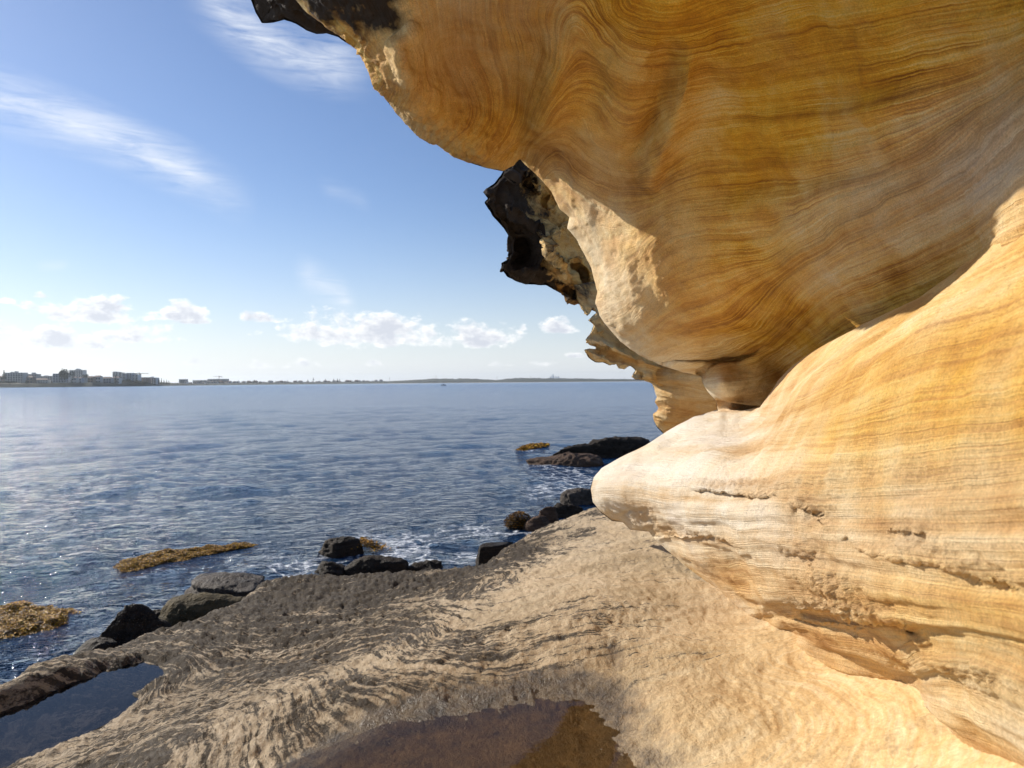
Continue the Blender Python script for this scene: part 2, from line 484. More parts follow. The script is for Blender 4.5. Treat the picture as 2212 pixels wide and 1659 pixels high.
# ------------------------------------------------------------------ the sky (sky texture with clouds)
def build_world():
    t = W.node_tree
    t.nodes.clear()
    class WT(NT):
        def __init__(self):
            self.t = t
    w = WT()
    out = w.n('ShaderNodeOutputWorld'); bg = w.n('ShaderNodeBackground')
    sky = w.n('ShaderNodeTexSky', sky_type='NISHITA', sun_disc=False)
    sky.sun_elevation = SUN_EL
    sky.sun_rotation = SUN_AZ
    sky.altitude = 0
    sky.air_density, sky.dust_density, sky.ozone_density = 1.0, 0.25, 2.2
    D = w.n('ShaderNodeTexCoord').outputs['Generated']
    sp = w.n('ShaderNodeSeparateXYZ'); w.put(sp.inputs[0], D)
    x, y, z = sp.outputs
    az = w.math('MULTIPLY', w.math('ARCTAN2', x, y), 180 / math.pi)
    el = w.math('MULTIPLY', w.math('ARCSINE', z), 180 / math.pi)
    cv = w.n('ShaderNodeCombineXYZ'); w.put(cv.inputs[0], az); w.put(cv.inputs[1], w.math('MULTIPLY', el, 1.7)); V = cv.outputs[0]
    def ang(px, py):
        return azel(ray(px, py))
    # cumulus: (x, y of flat base, half width, height, strength)
    CU = [(205, 684, 118, 40, 1), (150, 664, 55, 14, .8), (402, 680, 48, 40, 1), (420, 697, 40, 13, .7), (312, 731, 78, 37, 1), (120, 746, 88, 44, .95),
          (10, 714, 36, 24, .9), (92, 641, 24, 11, .8), (5, 652, 26, 12, .7), (575, 692, 66, 20, .9), (800, 732, 180, 62, 1.15), (680, 726, 90, 36, 1),
          (1040, 740, 100, 46, 1.05), (1212, 712, 60, 32, .9), (1132, 710, 14, 18, .7), (430, 786, 40, 16, .55), (590, 792, 70, 22, .5),
          (660, 792, 40, 20, .5), (805, 788, 24, 15, .7), (1080, 789, 45, 12, .6), (1180, 787, 45, 17, .7), (1243, 770, 28, 10, .7), (545, 722, 40, 16, .5), (730, 745, 130, 10, .4)]
    lst = []
    for (px, py, hw, hh, k) in CU:
        a, e = ang(px, py)
        lst.append((float(a), float(e), hw / F * 57.3, hh / F * 57.3, k + .12))
    ae = w.n('ShaderNodeCombineXYZ'); w.put(ae.inputs[0], az); w.put(ae.inputs[1], el); AE = ae.outputs[0]
    def vma(v, m, ad):
        nd = w.n('ShaderNodeVectorMath', operation='MULTIPLY_ADD')
        w.put(nd.inputs[0], v); nd.inputs[1].default_value = m; nd.inputs[2].default_value = ad
        return nd.outputs[0]
    f0 = None
    for (a, e, wa, he, k) in lst:
        q = w.vmath('MAXIMUM', vma(AE, (1 / wa, 1 / he, 0), (-a / wa, -e / he, 0)), vma(AE, (-1 / wa, -3.2 / he, 0), (a / wa, 3.2 * e / he, 0)))
        dt = w.n('ShaderNodeVectorMath', operation='DOT_PRODUCT'); w.put(dt.inputs[0], q); w.put(dt.inputs[1], q)
        v = w.math('SUBTRACT', k, dt.outputs['Value'])
        f0 = v if f0 is None else w.math('MAXIMUM', f0, v)
    nz = w.noise(V, 0.42, 7, 0.62)
    nzl = w.noise(w.vmath('ADD', V, (-0.3, 0.55, 0)), 0.42, 5, 0.62)
    # clouds of the same kind go on round the horizon
    far = w.rng(w.math('ABSOLUTE', w.math('ADD', az, 8)), 40, 50, -2.0, 0.0)
    belt = w.math('SUBTRACT', w.math('ADD', w.math('MULTIPLY', w.noise(V, 0.09, 2, 0.5), 3.0), far), w.math('MULTIPLY_ADD', w.math('ABSOLUTE', w.math('SUBTRACT', el, 4.5)), 0.45, 1.2))
    f0 = w.math('MAXIMUM', w.math('MAXIMUM', f0, belt), -2.0)
    dens = w.math('ADD', f0, w.math('MULTIPLY', w.math('SUBTRACT', nz, 0.52), 5.2))
    body = w.rng(dens, 0.2, 0.8)
    shade = w.rng(w.math('ADD', f0, w.math('MULTIPLY', w.math('SUBTRACT', nzl, 0.5), 6.0)), 0.3, 1.6)
    # cirrus streaks: curve el = c0 + c1 az + c2 az^2 between two azimuths
    CI = [([(-150, 175), (60, 235), (330, 335), (520, 430)], 30, 1.0), ([(400, -50), (500, 40), (620, 108), (800, 140)], 34, .95), ([(640, 590), (700, 615), (770, 668)], 24, .75), ([(690, 400), (750, 420), (800, 440)], 12, .3), ([(80, 576), (115, 574), (150, 572)], 6, .5)]
    nv = w.n('ShaderNodeMapping'); w.put(nv.inputs[0], V)
    nv.inputs['Rotation'].default_value = (0, 0, math.radians(28)); nv.inputs['Scale'].default_value = (0.35, 1.5, 1)
    nc = w.noise(nv.outputs[0], 0.55, 7, 0.63, dist=0.6)
    ncs = w.noise(V, 0.22, 4, 0.6)
    ci = None
    for pts, hw, k in CI:
        A = np.array([[float(q) for q in ang(*p)] for p in pts])
        c2, c1, c0 = np.polyfit(A[:, 0], A[:, 1], 2)
        cur = w.math('MULTIPLY_ADD', w.math('MULTIPLY_ADD', az, float(c2), float(c1)), az, float(c0))
        band = w.rng(w.math('ABSOLUTE', w.math('SUBTRACT', el, cur)), 0, hw / F * 57.3 * 2.2, k, 0)
        mid, half = (A[0, 0] + A[-1, 0]) / 2, abs(A[-1, 0] - A[0, 0]) / 2
        v = w.math('MULTIPLY', band, w.rng(w.math('ABSOLUTE', w.math('SUBTRACT', az, float(mid))), float(half) * .6, float(half) * 1.15, 1, 0))
        ci = v if ci is None else w.math('MAXIMUM', ci, v)
    cirrus = w.math('MULTIPLY', w.math('POWER', ci, 1.3), w.rng(w.math('ADD', nc, w.math('MULTIPLY', ncs, 0.4)), 0.48, 0.92))
    outside = w.math('MULTIPLY', w.rng(w.math('ABSOLUTE', w.math('ADD', az, 8)), 42, 60), w.rng(w.noise(nv.outputs[0], 0.12, 4, 0.6), 0.52, 0.75))
    cirrus = w.math('MAXIMUM', cirrus, w.math('MULTIPLY', outside, 0.35))
    white = w.mix(shade, (10.8, 10.8, 10.7), (6.6, 6.9, 7.7))
    base = w.mix(1.0, sky.outputs[0], (0.86, 0.91, 1.06), 'MULTIPLY')
    veil = w.math('POWER', w.rng(el, 0, 20, 1, 0), 3.4)
    base = w.mix(w.math('MULTIPLY', veil, 0.92), base, (8.5, 8.8, 9.2))
    col = w.mix(w.math('MULTIPLY', cirrus, 0.9), base, (9.2, 9.5, 10.0))
    col = w.mix(w.math('MULTIPLY', body, w.rng(el, 0.0, 3.0, 0.5, 0.95)), col, white)
    w.put(bg.inputs[0], col)
    bg.inputs[1].default_value = SKY_STRENGTH
    t.links.new(bg.outputs[0], out.inputs[0])
build_world()

# ------------------------------------------------------------------ the sandstone cliff
def grid_axis(lo, a, b, hi, step, coarse):
    mid = np.arange(a, b + 1e-6, step)
    l, r = [], []
    s, x = step * 1.3, a
    while x > lo:
        x -= s; s = min(s * 1.25, coarse); l.append(max(x, lo))
    s, x = step * 1.3, b
    while x < hi:
        x += s; s = min(s * 1.25, coarse); r.append(min(x, hi))
    return np.concatenate([np.array(l[::-1]), mid, np.array(r)])

def ctl(pts):
    """control list -> unit directions and values; entries (px, py, v) or ((x, y, z), v)"""
    X, v = [], []
    for p in pts:
        d = np.array(p[0], float) if len(p) == 2 else ray(p[0], p[1])
        X.append(d / np.linalg.norm(d)); v.append(p[-1])
    return np.array(X), np.array(v, float)

def depth_field(pts, lam=2e-4):
    X, v = [], []
    for p in pts:
        if len(p) == 3 and not hasattr(p[0], '__len__'):
            P = at(*p)
        else:
            P = np.array(p[0], float)
        r = np.linalg.norm(P)
        X.append(P / r); v.append(math.log(r))
    return RBF(X, v, lam)

def px_poly(pts):
    return [tuple(float(q) for q in azel(ray(*p))) for p in pts]

def shell(name, poly, depth, az, el, rho, edge=(0.1, 9, 5), detail=None, disp=None, fields=None, band=0.5, parent=None, mat=None, anis=None):
    AZ, EL = np.meshgrid(az, el)
    e = poly_sd(poly, AZ, EL)
    def dirs(A, E):
        a, b = np.radians(A), np.radians(E)
        return np.stack([np.sin(a) * np.cos(b), np.cos(a) * np.cos(b), np.sin(b)], -1)
    D = dirs(AZ, EL)
    near = np.abs(e) < 6
    en = np.zeros(e.shape)
    en[near] = fbm(D[near], edge[1], edge[2], 3) * edge[0]
    e = e + en
    gy, gx = np.gradient(e, el, az)
    g2 = gx * gx + gy * gy + 1e-6
    ins = e > 0
    q = ins[:-1, :-1] | ins[1:, :-1] | ins[:-1, 1:] | ins[1:, 1:]
    used = np.zeros(e.shape, bool)
    for sl_ in ((slice(0, -1), slice(0, -1)), (slice(1, None), slice(0, -1)), (slice(0, -1), slice(1, None)), (slice(1, None), slice(1, None))):
        used[sl_] |= q
    snap = used & ~ins
    st = np.minimum(-e, 0.5)
    AZ = np.where(snap, AZ + st * gx / g2, AZ)
    EL = np.where(snap, EL + st * gy / g2, EL)
    e = np.where(snap, 0, e)
    idx = np.full(e.shape, -1, np.int64)
    idx[used] = np.arange(used.sum())
    D = dirs(AZ[used], EL[used])
    e = e[used]
    r0 = np.exp(depth(D))
    PX, PY = to_px(D)
    if detail is not None:
        r0 = r0 + detail(PX, PY, D * r0[:, None])
    rh = rho(PX, PY) if callable(rho) else rho
    em = np.maximum(e, 0) * math.pi / 180 * r0
    tt = np.clip(1 - em / rh, 0, 1)
    cc = np.sqrt(np.maximum(1 - tt * tt, 0))
    r = r0 + rh * (1 - cc)
    P = D * r[:, None]
    ii = np.nonzero(q)
    Q = np.stack([idx[ii[0], ii[1]], idx[ii[0], ii[1] + 1], idx[ii[0] + 1, ii[1] + 1], idx[ii[0] + 1, ii[1]]], 1)
    A = {k: fn(D, PX, PY, P) for k, fn in (fields or {}).items()}
    # vertex normals (towards the eye side)
    def vnorm(P):
        fn = np.cross(P[Q[:, 2]] - P[Q[:, 0]], P[Q[:, 3]] - P[Q[:, 1]])
        n = np.zeros_like(P)
        for k in range(4):
            for c in range(3):
                n[:, c] += np.bincount(Q[:, k], fn[:, c], len(P))
        n /= np.linalg.norm(n, axis=1)[:, None] + 1e-12
        s = np.sign((n * D).sum(1)); s = np.median(s)
        return -n * s
    if disp is not None:
        N = vnorm(P)
        P = P + N * (disp(PX, PY, P, A) * np.clip(em / (0.15 * rh) + 0.25, 0, 1))[:, None]
    # the turned-away back of the rim
    bm_ = em < band
    bq = bm_[Q].all(1)
    bi = np.full(len(P), -1, np.int64)
    nb = np.unique(Q[bq])
    bi[nb] = np.arange(len(nb)) + len(P)
    rb = r0 + rh + rh * cc + np.maximum(em - rh, 0) * 0.25
    PB = D[nb] * np.maximum(rb, np.linalg.norm(P, axis=1) + 0.004)[nb][:, None]
    PB = PB + 0.5 * rh * (fbm(PB, 3, 4, 5) * 0.25)[:, None] * D[nb] if np.ndim(rh) == 0 else PB
    V = np.vstack([P, PB]) + np.array([0, 0, EYE])
    QQ = np.vstack([Q[:, ::-1], bi[Q[bq]]])
    A = {k: np.concatenate([v, v[nb]]) for k, v in A.items()}
    # orient towards the eye
    f0 = Q[len(Q) // 2]
    nn = np.cross(P[f0[2]] - P[f0[0]], P[f0[3]] - P[f0[1]])
    if nn @ P[f0[0]] < 0:
        QQ = QQ[:, ::-1]
    return fast_mesh(name, V, QQ, mat or SAND, parent, A)

def field(pts, lam=1e-3, lo=None, hi=None):
    X, v = ctl(pts)
    f = RBF(X, v, lam)
    def fn(D, PX, PY, P):
        o = f(D)
        return o if lo is None else np.clip(o, lo, hi)
    return fn

def iso(lines):
    """traced bed lines -> control points; each line (value, [(px, py), ...]) resampled"""
    out = []
    for v, pts in lines:
        pts = np.array(pts, float)
        seg = np.linalg.norm(np.diff(pts, axis=0), axis=1)
        cum = np.concatenate([[0], np.cumsum(seg)])
        n = max(2, int(cum[-1] / 110) + 1)
        for s in np.linspace(0, cum[-1], n):
            out.append((np.interp(s, cum, pts[:, 0]), np.interp(s, cum, pts[:, 1]), v))
    return out

def gauss(PX, PY, x, y, sx, sy, rot=0):
    c, s = math.cos(math.radians(rot)), math.sin(math.radians(rot))
    u = (PX - x) * c + (PY - y) * s
    v = -(PX - x) * s + (PY - y) * c
    return np.exp(-(u / sx) ** 2 - (v / sy) ** 2)

def ledge(PX, PY, line, depth, reach, lip=0.0, wob=0.0, P=None, taper=0.15):
    """a small overhanging ledge along a traced line: proud above, cut back below"""
    d, t = line_sd(line, PX, PY)
    if wob and P is not None:
        d = d + wob * fbm(P, 9, 3, 4)
    end = sstep(0, taper, t) * sstep(0, taper, 1 - t)
    cut = np.where(d > 0, sstep(0, 5.0, d) * np.exp(-np.maximum(d, 0) / reach), 0)
    proud = np.where(d <= 0, np.exp(d / (reach * 0.8)), np.exp(-np.maximum(d, 0) / 3.0))
    return end * (depth * cut - lip * proud)

cliff = empty('sandstone_cliff', (0.9, 3.0, 1.8))
tag(cliff, 'honey coloured wind-carved sandstone cliff with banded overhang above the shore platform', 'cliff')

# -- the overhang: roof and upper wall, deep hollow and knob
U_DEPTH = [
    # roof, left part with the scoop
    (640, 0, 2.95), (700, 40, 2.95), (760, 90, 3.0), (800, 150, 3.1), (845, 225, 3.3), (900, 285, 3.45), (985, 340, 3.6), (1060, 362, 3.7),
    (1105, 350, 3.85), (870, 95, 2.9), (862, 140, 2.92), (880, 180, 3.0), (910, 75, 2.95), (960, 55, 2.95), (1060, 40, 2.85),
    (950, 130, 3.35), (1010, 110, 3.35), (1060, 170, 3.48), (980, 200, 3.45), (1090, 260, 3.6), (1000, 290, 3.5), (820, 70, 2.9), (800, 0, 2.8),
    (940, 0, 2.75), (1180, 60, 2.95), (1200, 180, 3.3), (1160, 280, 3.6), (1300, 0, 2.6), (1320, 140, 2.95), (1310, 260, 3.35), (1420, 60, 2.6),
    # wall edge that turns away
    (1130, 340, 4.1), (1190, 410, 4.15), (1225, 480, 4.15), (1250, 520, 4.2), (1280, 580, 4.25), (1293, 640, 4.3), (1310, 705, 4.4), (1375, 765, 4.5), (1430, 788, 4.6), (1515, 811, 4.75),
    (1240, 400, 3.95), (1300, 480, 3.95), (1330, 580, 3.95), (1350, 680, 4.05), (1400, 740, 4.2), (1300, 350, 3.7),
    # broad middle
    (1430, 180, 2.95), (1430, 300, 3.3), (1400, 420, 3.65), (1450, 520, 3.55), (1450, 600, 3.6), (1450, 690, 3.85), (1490, 760, 4.2),
    (1560, 0, 2.45), (1580, 150, 2.75), (1600, 300, 3.05), (1600, 450, 3.25), (1600, 560, 3.35), (1600, 650, 3.6), (1590, 720, 4.0), (1560, 770, 4.4),
    (1750, 0, 2.2), (1750, 150, 2.45), (1760, 300, 2.65), (1760, 430, 2.8), (1740, 560, 3.05), (1700, 660, 3.5), (1680, 740, 4.1),
    (1950, 0, 1.9), (1950, 150, 2.05), (1950, 280, 2.15), (1950, 400, 2.25), (1930, 520, 2.4), (1900, 600, 2.65), (1850, 680, 3.0),
    (2120, 0, 1.68), (2120, 120, 1.78), (2130, 230, 1.85), (2130, 330, 1.8), (2100, 420, 1.85), (2080, 520, 2.0), (2060, 600, 2.2),
    (2212, 60, 1.55), (2212, 200, 1.68), (2212, 300, 1.62), (2212, 420, 1.55), (2212, 560, 1.6),
    # knob under the wall, neck, hollow to its right
    (1520, 806, 4.7), (1545, 795, 4.5), (1590, 785, 4.45), (1522, 830, 4.6), (1550, 830, 4.35), (1600, 825, 4.4), (1650, 800, 4.4), (1545, 860, 4.6), (1590, 862, 4.6), (1650, 850, 4.55),
    (1552, 880, 4.8), (1580, 885, 4.6), (1610, 890, 4.75), (1660, 870, 4.6), (1690, 800, 4.6), (1760, 740, 3.7), (1600, 930, 4.6),
    (1800, 900, 3.6), (2000, 800, 2.6), (2212, 760, 2.0),
    # out of frame: roof over the photographer, wall behind
    ((-0.95, 2.3, 1.62),), ((-1.0, 1.2, 1.65),), ((-1.0, 0.2, 1.65),), ((-0.3, 2.0, 1.52),), ((0.2, 1.4, 1.45),), ((-0.4, 0.8, 1.6),), ((0.3, 0.5, 1.45),), ((0.8, 1.2, 1.18),), ((1.1, 0.8, 0.85),),
    ((1.15, 0.4, 0.6),), ((1.1, 0.9, 0.25),), ((1.0, 0.2, 0.1),), ((0.8, -0.3, 1.2),), ((1.1, -0.6, 0.6),), ((1.0, -1.2, 0.1),), ((0.4, -0.6, 1.5),), ((-0.5, -0.5, 1.65),), ((1.1, 0.4, -0.3),), ((1.0, -1.0, -0.4),), ((0.6, 0.1, 1.4),),
]
U_POLY = px_poly([(640, 0), (668, 28), (705, 58), (745, 84), (778, 108), (800, 152), (822, 190), (845, 225), (878, 268), (912, 296), (945, 314), (985, 341), (1020, 352), (1055, 365), (1086, 372), (1108, 360), (1123, 344),
    (1141, 363), (1191, 413), (1210, 452), (1229, 470), (1224, 494), (1248, 519), (1264, 548), (1281, 578), (1293, 629), (1287, 655), (1296, 682), (1310, 704), (1340, 738), (1380, 766), (1431, 788), (1478, 803), (1517, 812),
    (1519, 824), (1530, 846), (1547, 866), (1551, 890), (1552, 930), (1700, 960), (1900, 900), (2212, 860), (2500, 900)])
U_POLY = U_POLY + [(70, -12), (110, -18), (150, -20), (150, 76), (-100, 76)] + [tuple(float(q) for q in azel(np.array(p))) for p in
    ((-1.02, -0.1, 1.65), (-1.04, 0.6, 1.66), (-1.0, 1.2, 1.66), (-0.98, 1.8, 1.66), (-0.96, 2.3, 1.64))]

U_STRATA = iso([
    (-4.0, [(2212, -120), (1800, -60), (1500, 10), (1420, 40), (1330, 20)]),
    (-3.0, [(2212, -30), (1900, 15), (1700, 50), (1550, 90), (1430, 115), (1370, 110), (1330, 60), (1300, 0)]),
    (-2.0, [(2212, 30), (1906, 85), (1656, 140), (1456, 165), (1400, 190), (1330, 180), (1290, 110), (1240, 60)]),
    (-1.0, [(2212, 100), (1856, 200), (1556, 222), (1456, 250), (1416, 300), (1376, 340), (1300, 330), (1240, 300), (1200, 240)]),
    (0.0, [(2150, 200), (1956, 268), (1806, 310), (1606, 330), (1480, 345), (1406, 380), (1330, 396), (1230, 350), (1150, 320)]),
    (1.0, [(2006, 350), (1806, 400), (1606, 430), (1456, 450), (1386, 475), (1346, 525), (1341, 600), (1310, 560), (1260, 480), (1190, 400)]),
    (2.0, [(2106, 320), (1956, 410), (1806, 505), (1706, 565), (1556, 600), (1456, 615), (1400, 650), (1370, 720)]),
    (2.7, [(2212, 220), (2056, 340), (1856, 470), (1756, 530), (1660, 620), (1560, 680), (1450, 720), (1400, 745)]),
    (3.6, [(2212, 330), (2056, 450), (1956, 500), (1806, 560), (1706, 625), (1681, 675), (1640, 720), (1540, 765)]),
    (4.8, [(2212, 440), (2050, 550), (1950, 600), (1800, 650), (1700, 740), (1620, 790), (1530, 805)]),
    (6.0, [(2212, 560), (2000, 650), (1800, 720), (1700, 800), (1600, 840), (1530, 835)]),
    (7.0, [(1660, 850), (1600, 870), (1545, 865)]),
    # scoop rings
    (-7.4, [(890, 100), (890, 150), (900, 215)]), (-6.4, [(950, 20), (955, 120), (975, 210), (1000, 260)]), (-5.4, [(1020, 0), (1030, 120), (1050, 220), (1062, 262)]), (-4.5, [(1085, -20), (1098, 120), (1105, 210), (1102, 265)]), (-3.8, [(1140, -30), (1155, 120), (1150, 220), (1128, 275)]),
    (-8.6, [(640, 0), (760, 90), (830, 190)]), (-6.6, [(900, 270), (950, 300)]), (-5.2, [(1010, 315), (1040, 328)]), (-3.6, [(1090, 325), (1120, 305)]),
]) + [((0.3, 0.5, 1.45), -7), ((1.1, -0.6, 0.6), 2), ((1.0, -1.2, 0.1), 6), ((-0.5, -0.5, 1.65), -8), ((1.1, 0.9, 0.25), 3)]
U_PALE = [(x[0], x[1], x[2] - .14) if len(x) == 3 else x for x in [(1700, 100, .12), (2100, 60, .05), (1500, 60, .15), (1300, 60, .2), (1500, 300, .3), (1400, 250, .35), (1000, 110, .75), (950, 120, .65), (1050, 150, .6), (960, 200, .45), (1080, 300, .08), (1050, 330, .08), (1150, 200, .2), (880, 240, .45), (850, 200, .55), (890, 110, .6),
          (800, 130, .4), (760, 60, .3), (1180, 370, .75), (1240, 470, .75), (1300, 580, .85), (1340, 690, .85), (1420, 740, .6), (1400, 480, .45), (1440, 600, .55), (1600, 450, .2), (1700, 350, .12), (1600, 620, .3), (1640, 700, .15),
          (1560, 740, .3), (1900, 200, .12), (1850, 330, .2), (1950, 430, .95), (2080, 330, 1.05), (1850, 505, .85), (2150, 265, 1.0), (1760, 560, .55), (2200, 120, .05), (2060, 520, .3), (1850, 620, .3), (1950, 600, .25), (1750, 700, .3), (1530, 845, .95), (1580, 880, 1.1), (1600, 800, .35), (1660, 820, .3),
          ((0.3, 0.5, 1.45), .2), ((1.1, -0.6, 0.6), .4), ((1.0, -1.2, 0.1), .6), ((-0.5, -0.5, 1.65), .2)]]
U_CRUST = [(640, 0, .5), (700, 50, .25), (760, 20, .75), (830, 10, .85), (840, 60, .8), (800, 70, .7), (870, 20, .6), (760, 90, .1), (850, 200, -.1), (900, 120, -.3), (950, 20, .1), (1060, 20, -.2), (1000, 200, -.4), (1100, 350, -.1), (1400, 400, -.6), (1800, 300, -.6), (2200, 100, -.4), (1300, 700, -.6), (1600, 800, -.6), (2200, 600, -.6),
           ((0.3, 0.5, 1.45), -.2), ((-0.95, 1.5, 1.65), .5), ((1.0, -1.2, 0.1), -.5)]
def u_detail(PX, PY, P):
    o = np.zeros(PX.shape)
    # lit rim of the scoop
    d, t = line_sd([(915, 62), (885, 80), (862, 100), (866, 130), (878, 165), (868, 190)], PX, PY)
    o -= 0.13 * np.exp(-(d / 14) ** 2) * sstep(0, .2, t) * sstep(0, .15, 1 - t)
    # fold running down the wall
    for ln, a, wd in (([(1460, 60), (1440, 130), (1425, 200), (1400, 290), (1330, 370)], 0.13, 26), ([(1490, 100), (1480, 190), (1450, 290), (1390, 380)], -0.10, 30), ([(1440, 310), (1420, 360), (1390, 420)], -0.07, 18),
                      ([(1180, 40), (1200, 150), (1180, 260), (1130, 320)], -0.10, 34), ([(1270, 60), (1290, 180), (1260, 290)], 0.08, 34), ([(2000, 330), (1850, 380), (1650, 400), (1500, 430)], 0.05, 26), ([(2100, 180), (1850, 250), (1600, 280), (1490, 320)], -0.05, 24),
                      ([(1480, 600), (1420, 560), (1360, 480), (1330, 400)], -0.05, 40), ([(1370, 540), (1395, 610), (1420, 690)], 0.05, 20),
                      ([(1760, 690), (1690, 665), (1560, 690), (1450, 745)], -0.05, 30), ([(1660, 738), (1620, 765), (1540, 780), (1522, 806)], 0.05, 8), ([(1665, 735), (1700, 690), (1800, 640)], 0.05, 14)):
        d, t = line_sd(ln, PX, PY)
        o += a * np.exp(-(d / wd) ** 2) * sstep(0, .3, t) * sstep(0, .3, 1 - t)
    o += ledge(PX, PY, [(1544, 860), (1585, 870), (1625, 876), (1660, 872)], 0.28, 14, 0.05)
    o -= .16 * gauss(PX, PY, 1556, 828, 34, 30)
    dk, tk = line_sd([(1512, 806), (1530, 789), (1556, 780), (1590, 776), (1630, 762), (1662, 738)], PX, PY)
    o += .13 * np.exp(-(dk / 6.5) ** 2) * sstep(0, .5, 1 - tk)
    return o
def u_disp(PX, PY, P, A):
    s = A['strata']
    band = fbm(np.stack([s * 2.2, P[:, 0] * .3, P[:, 1] * .3], -1), 1.0, 4, 2, .6)
    rough = 0.25 + 1.6 * gauss(PX, PY, 960, 310, 190, 75, 30) + 1.3 * gauss(PX, PY, 760, 90, 120, 60, 45) + .25 * gauss(PX, PY, 1400, 690, 150, 90) + .15 * gauss(PX, PY, 1350, 480, 120, 120)
    chip = np.maximum(fbm(P, 7, 4, 1, .55), -0.1)
    o = 0.030 * fbm(P, 1.6, 3, 0) + 0.0075 * band + rough * (0.030 * chip + 0.006 * fbm(P, 34, 3, 6))
    o += 0.006 * fbm(P * np.array([1, 1, 2.0]), 9, 4, 3)
    return o
shell('upper_wall', U_POLY, depth_field(U_DEPTH), grid_axis(-100, -22, 37, 150, .095, 3.0), grid_axis(-22, -7, 29.5, 76, .095, 3.0),
      lambda x, y: np.where(y < 330, 0.16, 0.30) * np.where(y > 780, 0.45, 1), (0.16, 10, 5), u_detail, u_disp,
      {'strata': field(U_STRATA), 'pale': field(U_PALE, 1e-2, 0, 1), 'crust': field(U_CRUST, 1e-2, -.6, 1),
       'line': lambda D, x, y, P: np.clip(1 - .5 * gauss(x, y, 960, 180, 170, 170) - .5 * gauss(x, y, 1380, 620, 130, 200) - .5 * gauss(x, y, 1250, 250, 90, 110), .1, 1),
       'grit': lambda D, x, y, P: np.clip(.9 * gauss(x, y, 960, 320, 170, 50, 30) + .35 * gauss(x, y, 1420, 690, 90, 60), 0, 1)}, 0.8, cliff)

# -- the lower wall that bulges out to a nose
L_DEPTH = [
    (1277, 1050, 4.35), (1285, 1020, 4.4), (1300, 1100, 4.3), (1340, 1135, 4.3), (1330, 992, 4.45), (1390, 965, 4.55), (1440, 935, 4.7), (1490, 908, 4.8), (1540, 888, 4.9),
    (1310, 1050, 4.05), (1350, 1020, 4.0), (1350, 1080, 3.9), (1400, 1000, 3.85), (1400, 1060, 3.6), (1400, 1120, 3.7), (1420, 960, 4.2), (1480, 930, 4.2), (1540, 910, 4.2), (1600, 900, 4.05),
    (1440, 1160, 3.65), (1470, 1000, 3.4), (1480, 1080, 3.1), (1480, 1150, 3.2), (1490, 1210, 3.5), (1540, 960, 3.35), (1560, 1040, 2.72), (1560, 1120, 2.62), (1560, 1200, 2.85), (1560, 1260, 3.2),
    (1620, 890, 4.0), (1650, 860, 3.8), (1680, 825, 3.6), (1705, 795, 3.5), (1736, 772, 3.3), (1785, 744, 3.0), (1860, 702, 2.65), (1985, 645, 2.25), (2060, 590, 2.05), (2130, 520, 1.9), (2212, 440, 1.72),
    (1660, 920, 3.0), (1700, 880, 2.75), (1760, 820, 2.45), (1850, 760, 2.05), (1980, 700, 1.7), (2100, 640, 1.45), (2212, 580, 1.28),
    (1680, 1000, 2.3), (1680, 1080, 2.16), (1680, 1160, 2.14), (1680, 1240, 2.25), (1660, 1300, 2.55), (1640, 1335, 2.9),
    (1820, 860, 1.85), (1820, 960, 1.72), (1820, 1060, 1.65), (1820, 1160, 1.64), (1820, 1260, 1.68), (1820, 1320, 1.8), (1780, 1350, 2.1), (1720, 1345, 2.4),
    (2000, 780, 1.45), (2000, 900, 1.32), (2000, 1020, 1.27), (2000, 1150, 1.25), (2000, 1280, 1.27), (2010, 1360, 1.34), (1950, 1390, 1.55),
    (2212, 700, 1.1), (2212, 825, 1.0), (2212, 1000, .96), (2212, 1150, .95), (2212, 1300, .98), (2212, 1400, 1.02),
    # tongue at the foot
    (1645, 1350, 3.05), (1670, 1395, 2.8), (1700, 1360, 2.75), (1730, 1430, 2.55), (1780, 1400, 2.4), (1820, 1455, 2.3), (1880, 1420, 2.05), (1900, 1470, 2.12), (1980, 1480, 1.9), (1960, 1430, 1.8),
    # blurred near bulge
    (2000, 1420, 1.5), (2060, 1450, 1.28), (2130, 1480, 1.15), (2212, 1500, 1.03), (2030, 1520, 1.55), (2120, 1580, 1.3), (2212, 1620, 1.12), (2212, 1700, 1.2), (2060, 1600, 1.6),
    ((0.75, 0.5, 0.3),), ((0.62, 0.4, 0.0),), ((0.6, 0.3, -0.2),), ((0.65, 0.3, -0.5),), ((0.8, 0.4, 0.5),), ((0.65, -0.3, 0.1),), ((0.6, -0.5, -0.2),), ((0.7, -0.8, -0.5),), ((0.75, 0.4, -0.7),), ((0.8, -0.3, -0.8),), ((0.9, -0.9, -0.8),), ((0.85, -0.9, 0.3),),
]
L_POLY = px_poly([(1300, 1012), (1283, 1032), (1276, 1056), (1281, 1084), (1296, 1106), (1322, 1126), (1345, 1128), (1362, 1145), (1402, 1148), (1416, 1166), (1470, 1216), (1540, 1267), (1600, 1318), (1638, 1342),
    (1650, 1362), (1660, 1384), (1690, 1400), (1704, 1418), (1735, 1440), (1800, 1462), (1900, 1480), (1985, 1492), (2010, 1560), (2080, 1640), (2212, 1760), (2500, 1900)]) + [(80, -52), (110, -55), (150, -50), (150, 12), (110, 20), (75, 24)] + px_poly([(2600, 260), (2400, 360), (2212, 440),
    (2130, 520), (2060, 590), (1985, 645), (1860, 702), (1785, 744), (1736, 772), (1705, 795), (1680, 824), (1674, 836), (1642, 880), (1600, 888), (1552, 884), (1500, 900), (1440, 932), (1395, 960), (1340, 988)])
